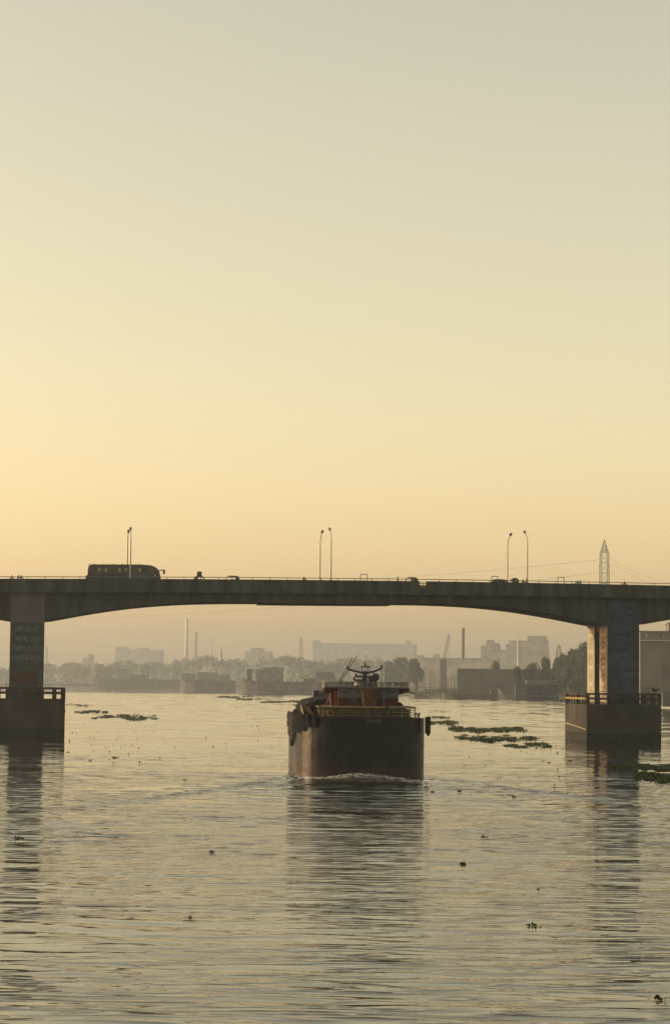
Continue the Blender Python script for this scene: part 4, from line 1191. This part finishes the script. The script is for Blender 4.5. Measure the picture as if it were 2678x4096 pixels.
def minaret(px, pyt, pyb, D, wpx, label):
    p = at(px, pyt, D); k = D / F; r_ = wpx * k / 2; h = p.z - 1.4
    t = thing('minaret', label, 'minaret', (p.x, D, 1.4), 0, 'minarets on the far bank')
    MB().lathe([(r_, 0), (r_ * .9, h * .72)], 12).build('shaft', 'building', t, True)
    MB().lathe([(r_ * 1.3, h * .70), (r_ * 1.3, h * .73)], 12).build('balcony', 'building', t)
    MB().lathe([(r_ * .9, h * .73), (r_ * 1.1, h * .77), (r_ * .9, h * .82), (r_ * .25, h * .87), (r_ * .12, h)], 12).build('dome', 'building', t, True)
minaret(883, 2574, 2640, 3700, 14, 'hazy domed mosque tower right of the thin mast-like chimney')
minaret(2070, 2527, 2563, 2290, 7, 'small spired minaret above the factory roof')

# domed tank beside the shed
pt_ = at(1975, 2643, 1420)
t = thing('storage_tank', 'round-topped storage tank standing behind the flat riverside shed', 'tank', (pt_.x, 1420, 1.4), 0)
r_ = 23 * 1420 / F; ht = at(1975, 2643, 1420).z - 1.4
MB().lathe([(r_, 0), (r_, ht - r_ * .95), (r_ * .95, ht - r_ * .65), (r_ * .75, ht - r_ * .3), (r_ * .4, ht - r_ * .08), (.2, ht)], 20).build('shell', 'building_dark', t, True)
MB().lathe([(.4, ht - .1), (.4, ht + .5)], 8).build('top_vent', 'building_dark', t)

# lattice work
def lattice(m, levels, r_, half=None):
    """levels: (z, half width); square lattice tower with X bracing"""
    for (z0, a), (z1, b) in zip(levels[:-1], levels[1:]):
        c0 = [(-a, -a, z0), (a, -a, z0), (a, a, z0), (-a, a, z0)]; c1 = [(-b, -b, z1), (b, -b, z1), (b, b, z1), (-b, b, z1)]
        for i in range(4):
            j = (i + 1) % 4
            m.tube(c0[i], c1[i], r_ * 1.3, n=4, cap=False)
            m.tube(c0[i], c1[j], r_ * .7, n=4, cap=False); m.tube(c0[j], c1[i], r_ * .7, n=4, cap=False)
            m.tube(c1[i], c1[j], r_ * .8, n=4, cap=False)
def pylon(px, pyt, D, label, hw, arms=True, scale=1.0):
    p = at(px, pyt, D); h = p.z - 1.4
    t = thing('power_pylon', label, 'pylon', (p.x, D, 1.4), R(8), 'power line pylons')
    lv = []
    n = 14
    for k in range(n + 1):
        f = k / n
        lv.append((h * .92 * f, hw * float(np.interp(f, [0, .45, .62, 1], [2.0, 1.3, 1.12, .92]))))
    m = MB(); lattice(m, lv, .16 * scale); m.build('lattice_body', 'steel', t)
    m = MB(); lattice(m, [(h * .92, lv[-1][1]), (h * .937, lv[-1][1] * .72), (h * .965, lv[-1][1] * .42), (h, .12)], .14 * scale); m.build('lattice_peak', 'steel', t)
    if arms:
        for f in (.60, .72, .84):
            a = lv[-1][1]
            mm = MB()
            for s_ in (-1, 1):
                mm.tube((s_ * a, 0, h * f), (s_ * (a + 1.4), 0, h * f - .4), .16, n=5); mm.tube((s_ * a, 0, h * f - 1.6), (s_ * (a + 1.4), 0, h * f - .4), .12, n=5)
            mm.build('cross_arm', 'steel', t)
    return t
D1 = 1400
py1 = pylon(2415, 2160, D1, 'tall lattice power pylon rising above the bridge over the right pier', 2.45)
py2 = pylon(1204, 2545, 4200, 'faint hazy pylon between the pale warehouse and the hazy block', 2.6, True, 2.0)
pylon(2233, 2578, 1750, 'small lattice pylon peeping over the trees left of the right pier', 1.6, True, .8)
def wire(pts, r_, label):
    o = MB().path(pts, r_, 5).build('power_cable', 'steel')
    tag(o, label, 'cable', 'power cables')
def sag(a, b, s_, n=24):
    a = Vector(a); b = Vector(b)
    return [a.lerp(b, i / n) - Vector((0, 0, 4 * s_ * (i / n) * (1 - i / n))) for i in range(n + 1)]
hub = [at(2392, 2239, D1), at(2392, 2290, D1), at(2440, 2236, D1), at(2448, 2255, D1), at(2440, 2289, D1)]
wire(sag(hub[0], at(1200, 2330, 2100), 2), .10, 'upper power cable running left from the pylon over the bridge')
wire(sag(hub[1], at(60, 2475, 2500), 8), .10, 'lower power cable running left from the pylon and under the bridge span')
wire(sag(hub[2], at(2800, 2350, 900), 3), .07, 'upper power cable falling right from the pylon')
wire(sag(hub[3], at(2800, 2375, 900), 3), .07, 'middle power cable falling right from the pylon')
wire(sag(hub[4], at(2800, 2400, 900), 3), .07, 'lowest power cable falling right from the pylon')

# crane
def crane():
    D = 1800
    a = at(1774, 2640, D); b = at(1795, 2537, D)
    t = thing('crawler_crane', 'lattice boom crane standing left of the brick chimney', 'crane', (a.x, D, 1.4), 0)
    aL = Vector((0, 0, a.z - 1.4)); bL = Vector((b.x - a.x, 0, b.z - 1.4))
    m = MB(); n = 12; d = (bL - aL); wv = Vector((0, 1, 0)); hv = d.normalized().cross(wv)
    def corner(f, i):
        w_ = .95 if f < .75 else .95 * (1.35 - 1.4 * (f - .5))
        sx, sy = ((-1, -1), (1, -1), (1, 1), (-1, 1))[i]
        return aL + d * f + hv * (w_ * sx) + wv * (w_ * sy)
    for k in range(n):
        f0, f1 = k / n, (k + 1) / n
        for i in range(4):
            j = (i + 1) % 4
            m.tube(corner(f0, i), corner(f1, i), .16, n=4); m.tube(corner(f0, i), corner(f1, j), .10, n=4); m.tube(corner(f1, i), corner(f1, j), .08, n=4)
    m.build('boom', 'steel', t)
    MB().box(-3.2, 2.2, -1.8, 1.8, 0, aL.z + .4).build('machine_house', 'steel', t)
    for y in (-2.2, 1.2): MB().prism([(-4, .1), (4, .1), (4.5, .6), (4, 1.1), (-4, 1.1), (-4.5, .6)], 1, y, y + 1).build('crawler_track', 'steel', t)
    hx = bL.x + .3
    MB().tube((hx, 0, bL.z), (hx, 0, aL.z - .5), .07, n=5).build('hoist_rope', 'steel', t)
    MB().lathe([(.05, 1.2), (.35, .9), (.35, .3), (.1, 0)], 8, (hx, 0, aL.z - 1.6)).build('hook_block', 'steel', t)
crane()

# timber jetty with piles, and the bamboo stacks behind it
DJ = 1325
pa = at(1690, 2790, DJ); pb = at(1835, 2790, DJ)
t = thing('timber_jetty', 'timber jetty on thin piles left of the riverside shed', 'jetty', (pa.x, DJ - 8, 0), 0)
box('deck', 'timber', t, 0, pb.x - pa.x, -2, 10, at(1810, 2762, DJ).z, at(1810, 2758, DJ).z)
pile = MB().tube((0, 0, -1.5), (0, 0, at(1810, 2762, DJ).z - .01), .16, n=6).mesh('pile', 'timber')
for k in range(14):
    for y in (-1.6, 8.5): link('pile', pile, t, ((pb.x - pa.x) * (k + .5) / 14 + random.uniform(-.2, .2), y, 0))
t = thing('bamboo_stack', 'upright bamboo poles stacked in rows left of the flat riverside shed', 'bamboo', (at(1640, 2790, 1385).x, 1386, 1.4), 0)
for k in range(44):
    x = at(1640 + 188 * k / 44, 2700, 1385).x - t.location.x + random.uniform(-.3, .3)
    h = at(1700, random.uniform(2672, 2716), 1385).z - 1.4
    MB().tube((x, random.uniform(0, 3), 0), (x + random.uniform(-.8, .8), random.uniform(0, 3), h), .16, .07, 5).build('bamboo_pole', 'timber', t)
wp = sag(at(1660, 2747, 1310), at(1990, 2752, 1310), .6, 10)
tag(MB().path(wp, .14, 5).build('mooring_rope', 'timber'), 'long mooring rope stretched along the bank in front of the bamboo', 'rope')

# ------------------------------------------------------------------ trees
def crown_mesh(name, seed, rx, ry, rz, n, leaf, mt, lobes=9):
    q = np.random.default_rng(seed)
    cen = []
    for _ in range(lobes):
        d = q.normal(size=3); d /= np.linalg.norm(d)
        cen.append((d * q.uniform(.25, .68) * np.array([rx, ry, rz]), q.uniform(.34, .55)))
    vs = []; fs = []
    for i in range(n):
        c, s_ = cen[q.integers(lobes)]
        d = q.normal(size=3); d /= np.linalg.norm(d)
        p = c + d * s_ * q.uniform(.55, 1.05) * np.array([rx, ry, rz])
        a = q.normal(size=3); a /= np.linalg.norm(a)
        b = np.cross(a, q.normal(size=3)); b /= np.linalg.norm(b)
        l = leaf * q.uniform(.6, 1.4)
        o = len(vs)
        vs += [tuple(p - a * l), tuple(p + b * l * .55), tuple(p + a * l), tuple(p - b * l * .55)]
        fs.append((o, o + 1, o + 2, o + 3))
    me = bpy.data.meshes.new(name); me.from_pydata(vs, [], fs); me.materials.append(M[mt]); me.update()
    return me
CROWNS = [crown_mesh('crown', 20 + k, 1, 1, 1, 2600, .10, 'leaf') for k in range(3)]
TRUNK = None
def trunk_mesh():
    m = MB().tube((0, 0, 0), (.02, 0, .45), .045, .03, 8)
    for a in range(5):
        t_ = a * 1.26
        m.tube((.02, 0, .38 + .02 * a), (.28 * math.cos(t_), .28 * math.sin(t_), .68 + .03 * a), .022, .008, 6)
    return m.mesh('trunk', 'bark')
TRUNK = trunk_mesh()
def tree(px, pyt, D, rpx, label, k, group):
    p = at(px, pyt, D); h = p.z - 1.4; r_ = rpx * D / F
    t = thing('broadleaf_tree', label, 'tree', (p.x, D, 1.4), k * 1.3, group)
    o = link('trunk', TRUNK, t); o.scale = (h, h, h)
    rz_ = h * .46
    o = link('crown', CROWNS[k % 3], t, (0, 0, h - rz_ * .98)); o.scale = (r_, r_, rz_)
TG = 'trees on the right bank'
for k, (px, py, D, r_, lab) in enumerate((
        (2350, 2545, 1290, 44, 'tallest dark tree touching the left side of the right pier'),
        (2305, 2570, 1300, 42, 'second tree left of the right pier, just below the tallest'),
        (2262, 2598, 1310, 38, 'third tree left of the right pier, below the small pylon'),
        (2218, 2613, 1320, 34, 'fourth tree left of the right pier, left of the small pylon'),
        (2170, 2611, 1340, 30, 'spreading tree in front of the factory right end'),
        (2118, 2640, 1350, 30, 'low tree over the shed roof right of the tank'),
        (2070, 2654, 1350, 24, 'lowest tree over the shed roof nearest the tank'),
        (2395, 2560, 1280, 40, 'dark tree showing between the columns of the right pier'),
        (2280, 2650, 1275, 46, 'low bushy tree by the water left of the right pier cap'),
        (2335, 2635, 1268, 46, 'bushy tree low against the right pier'),
        (2225, 2668, 1290, 40, 'bushy tree behind the passenger launch stern'),
        (2310, 2705, 1262, 44, 'lowest waterside bush left of the right pier cap'),
        (2160, 2665, 1330, 38, 'bushy tree rising over the passenger launch roof'))):
    tree(px, py, D, r_, lab, k, TG)
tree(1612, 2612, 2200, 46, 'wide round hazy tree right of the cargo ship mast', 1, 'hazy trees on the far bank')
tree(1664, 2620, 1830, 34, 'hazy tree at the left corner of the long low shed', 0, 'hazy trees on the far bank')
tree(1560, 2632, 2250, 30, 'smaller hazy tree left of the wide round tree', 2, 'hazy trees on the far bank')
tree(2650, 2508, 845, 26, 'feathery tree top above the riverside building at the right edge', 0, TG)

def wood():
    q = np.random.default_rng(11); vs = []; fs = []
    prof_x = [-150, 0, 150, 230, 300, 400, 520, 640, 720, 800, 900, 1000, 1100, 1200, 1300, 1420, 1560, 1700]
    prof_y = [2668, 2667, 2662, 2665, 2654, 2648, 2652, 2646, 2638, 2632, 2634, 2636, 2630, 2632, 2638, 2640, 2642, 2646]
    for _ in range(460):
        px = q.uniform(-150, 1640)
        D = q.uniform(3600, 4700) if px < 1150 else q.uniform(3100, 4200)
        top = np.interp(px, prof_x, prof_y) + 7 * math.sin(px * .021) + 4 * math.sin(px * .057 + 1) + q.uniform(-4, 16)
        p = at(px, top, D); rr = q.uniform(5, 11); zt_ = p.z
        for _ in range(90):
            d = q.normal(size=3); d /= np.linalg.norm(d)
            c = np.array([p.x, D, max(1.5, zt_ - rr)]) + d * np.array([rr, rr, rr]) * q.uniform(.5, 1.0)
            if c[2] < 1.5 or q.uniform() < .55: c[2] = q.uniform(1.5, zt_)
            a = q.normal(size=3); a /= np.linalg.norm(a); b = np.cross(a, q.normal(size=3)); b /= np.linalg.norm(b)
            l = q.uniform(1.2, 2.6); o = len(vs)
            vs += [tuple(c - a * l), tuple(c + b * l * .7), tuple(c + a * l), tuple(c - b * l * .7)]; fs.append((o, o + 1, o + 2, o + 3))
    me = bpy.data.meshes.new('distant_wood'); me.from_pydata(vs, [], fs); me.materials.append(M['leaf_far_hazed']); me.update()
    o = link('distant_wood', me); kind(o, 'stuff'); o['label'] = 'hazy belt of trees along the far river bank'; o['category'] = 'wood'
wood()

# ------------------------------------------------------------------ floating water hyacinth
def leaf_mesh(name, pts, seed, size, per):
    q = np.random.default_rng(seed); vs = []; fs = []
    for (x, y) in pts:
        for _ in range(per):
            l = size * q.uniform(.5, 1.3); th = q.uniform(0, 6.28); tilt = q.uniform(.25, 1.35)
            u = np.array([math.cos(th) * math.cos(tilt), math.sin(th) * math.cos(tilt), math.sin(tilt)])
            w_ = np.array([-math.sin(th), math.cos(th), 0]) * l * .42
            p = np.array([x + q.normal(0, size * .5), y + q.normal(0, size * .5), .0])
            o = len(vs)
            vs += [tuple(p), tuple(p + u * l * .55 + w_), tuple(p + u * l), tuple(p + u * l * .55 - w_)]; fs.append((o, o + 1, o + 2, o + 3))
    me = bpy.data.meshes.new(name); me.from_pydata(vs, [], fs); me.materials.append(M['hyacinth']); me.update()
    return me
def patch(px0, px1, py0, py1, n, size, label, seed, thin=.5):
    q = np.random.default_rng(seed); pts = []
    c = ground((px0 + px1) / 2, (py0 + py1) / 2)
    nc_ = max(8, n // 14)
    for _ in range(nc_):
        f = q.beta(1.5, 1.5)
        cxp = px0 + (px1 - px0) * f
        mid = (py0 + py1) / 2 + (py1 - py0) * .28 * math.sin(f * 7 + seed) * thin
        cyp = mid + q.normal(0, (py1 - py0) * .17)
        sp2 = q.uniform(2, 9)
        for _ in range(int(q.integers(5, 24))):
            g = ground(np.clip(cxp + q.normal(0, sp2 * 1.6), px0, px1), np.clip(cyp + q.normal(0, .7 + .1 * sp2), py0, py1)); pts.append((g.x - c.x, g.y - c.y))
    o = link('hyacinth_mat', leaf_mesh('hyacinth_mat', pts, seed, size * .55, 5), None, (c.x, c.y, .02))
    tag(o, label, 'water plants', 'floating hyacinth mats')
patch(300, 480, 2842, 2858, 260, .55, 'small green floating plant mat right of the left pier cap', 1)
patch(362, 632, 2858, 2884, 600, .55, 'long green floating plant mat right of the left pier', 2)
patch(270, 368, 2814, 2830, 120, .5, 'thin plant streak touching the left pier cap edge', 3)
patch(1796, 2105, 2908, 2934, 1100, .6, 'thickest green floating plant mat between the ship and the right pier', 4, .2)
patch(1822, 2160, 2944, 2970, 700, .5, 'long thin plant mat just in front of the thickest one', 5)
patch(2022, 2205, 2972, 2996, 300, .45, 'short scattered plant mat left of the right pier cap', 6)
patch(1712, 1830, 2884, 2904, 420, .5, 'plant mat touching the right side of the cargo ship', 7)
patch(1712, 1795, 2868, 2876, 160, .5, 'thin plant streak behind the cargo ship right fender', 8)
patch(2430, 2700, 3056, 3084, 1000, .45, 'upper plant mat at the right edge below the right pier', 9)
patch(2540, 2720, 3092, 3136, 900, .42, 'lower plant mat at the right edge below the right pier', 10)
patch(860, 1035, 2784, 2794, 260, .9, 'distant plant streak in front of the raked bow of the moored ship', 11)
patch(950, 1045, 2795, 2801, 130, .8, 'second distant plant streak in front of the moored ship', 12)
patch(1045, 1260, 2803, 2815, 420, .8, 'distant dark plant streak left of the cargo ship wheelhouse', 13)
patch(1168, 1262, 2816, 2826, 160, .7, 'distant plant streak nearest the cargo ship left side', 14)
for k, (px, py, s_, lab) in enumerate(((77, 3358, .34, 'lone plant clump in the left pier reflection'), (848, 3410, .24, 'lone plant clump in open water left of the ship reflection'),
                                        (1932, 3352, .26, 'lone plant clump farthest right of the ship reflection'), (1850, 3458, .24, 'lone plant clump near the right side of the ship reflection'),
                                        (2130, 3706, .24, 'lone plant pair low right in the water'), (2625, 4000, .22, 'lone plant clump in the bottom right corner'),
                                        (757, 3670, .12, 'tiny floating speck low left of the ship reflection'), (460, 3032, .3, 'lone plant clump right of the left pier reflection'),
                                        (272, 3010, .25, 'small plant clump at the edge of the left pier reflection'), (738, 3122, .2, 'small plant speck midway between left pier and ship'),
                                        (1728, 3168, .2, 'small plant speck just right of the ship stern'), (2055, 3188, .2, 'small plant speck between the ship and the right pier reflection'),
                                        (2195, 3052, .3, 'small plant clump left of the right pier cap foot'), (2276, 3046, .35, 'plant clump at the foot of the right pier cap'),
                                        (2150, 3558, .12, 'tiny floating speck right of the ship reflection end'))):
    q = np.random.default_rng(50 + k); g = ground(px, py)
    s_ *= .55; pts = [(q.normal(0, s_ * .5), q.normal(0, s_ * .8)) for _ in range(8)]
    tag(link('hyacinth_clump', leaf_mesh('hyacinth_clump', pts, 70 + k, s_, 3), None, (g.x, g.y, .0)), lab, 'water plants', 'single hyacinth clumps')
q = np.random.default_rng(99); pts = []
for (a, b, c_, d_, n) in ((262, 640, 2885, 3060, 45), (1660, 2280, 2806, 2900, 110), (2000, 2330, 2960, 3020, 30), (700, 1150, 2778, 2830, 60), (640, 1150, 2830, 3000, 25), (1730, 2300, 3000, 3200, 18)):
    for _ in range(n):
        g = ground(q.uniform(a, b), q.uniform(c_, d_)); pts.append((g.x, g.y))
o = link('floating_debris', leaf_mesh('floating_debris', pts, 123, .22, 2), None, (0, 0, .02)); kind(o, 'stuff')
o['label'] = 'scattered tiny plant bits drifting on the river'; o['category'] = 'water plants'

# ------------------------------------------------------------------ birds
def bird(px, py, D, span, rz, label, dihedral):
    p = at(px, py, D)
    t = thing('bird', label, 'bird', p, rz, 'birds in the sky')
    s_ = span / 2
    MB().lathe([(.01, -.3 * s_), (.08 * s_, -.15 * s_), (.1 * s_, .08 * s_), (.05 * s_, .26 * s_), (.01, .36 * s_)], 8).build('body', 'bird', t, True).rotation_euler = (math.pi / 2, 0, 0)
    for sx in (-1, 1):
        MB().add([(sx * .04 * s_, .14 * s_, 0), (sx * .5 * s_, .16 * s_, dihedral * s_), (sx * s_, -.08 * s_, dihedral * s_ * .4), (sx * .5 * s_, -.14 * s_, dihedral * s_ * .9), (sx * .04 * s_, -.18 * s_, 0),
                  (sx * .3 * s_, 0, dihedral * s_ * .62 + .03)], [(0, 1, 5), (1, 2, 5), (2, 3, 5), (3, 4, 5), (4, 0, 5)]).build('wing', 'bird', t)
bird(2401, 2085, 520, 1.25, R(-20), 'gliding bird above the pylon', .22)
bird(1682, 2252, 420, .45, R(60), 'small bird above the auto rickshaw with pink curtains', .3)
bird(1096, 2300, 420, .4, R(40), 'small bird low over the bridge left of the middle lamps', .3)
bird(1105, 876, 400, .3, R(30), 'highest tiny bird in the upper sky', .3)
bird(768, 976, 400, .25, R(50), 'tiny bird in the upper left sky', .3)
bird(2405, 2164, 900, .9, R(0), 'tiny bird beside the pylon tip', .2)

# ------------------------------------------------------------------ the morning haze
hm = bpy.data.materials.new('haze')
hm.use_nodes = True
hm.node_tree.nodes.clear()
pv = hm.node_tree.nodes.new('ShaderNodeVolumePrincipled')
pv.inputs['Color'].default_value = (0.76, 0.825, 0.90, 1)
pv.inputs['Density'].default_value = 1.75e-4
pv.inputs['Anisotropy'].default_value = 0.7
ho = hm.node_tree.nodes.new('ShaderNodeOutputMaterial')
hm.node_tree.links.new(pv.outputs['Volume'], ho.inputs['Volume'])
hz = MB().box(-3500, 3500, -900, 7500, -4, 152)
hme = hz.mesh('haze', hm)
kind(link('haze', hme), 'stuff')
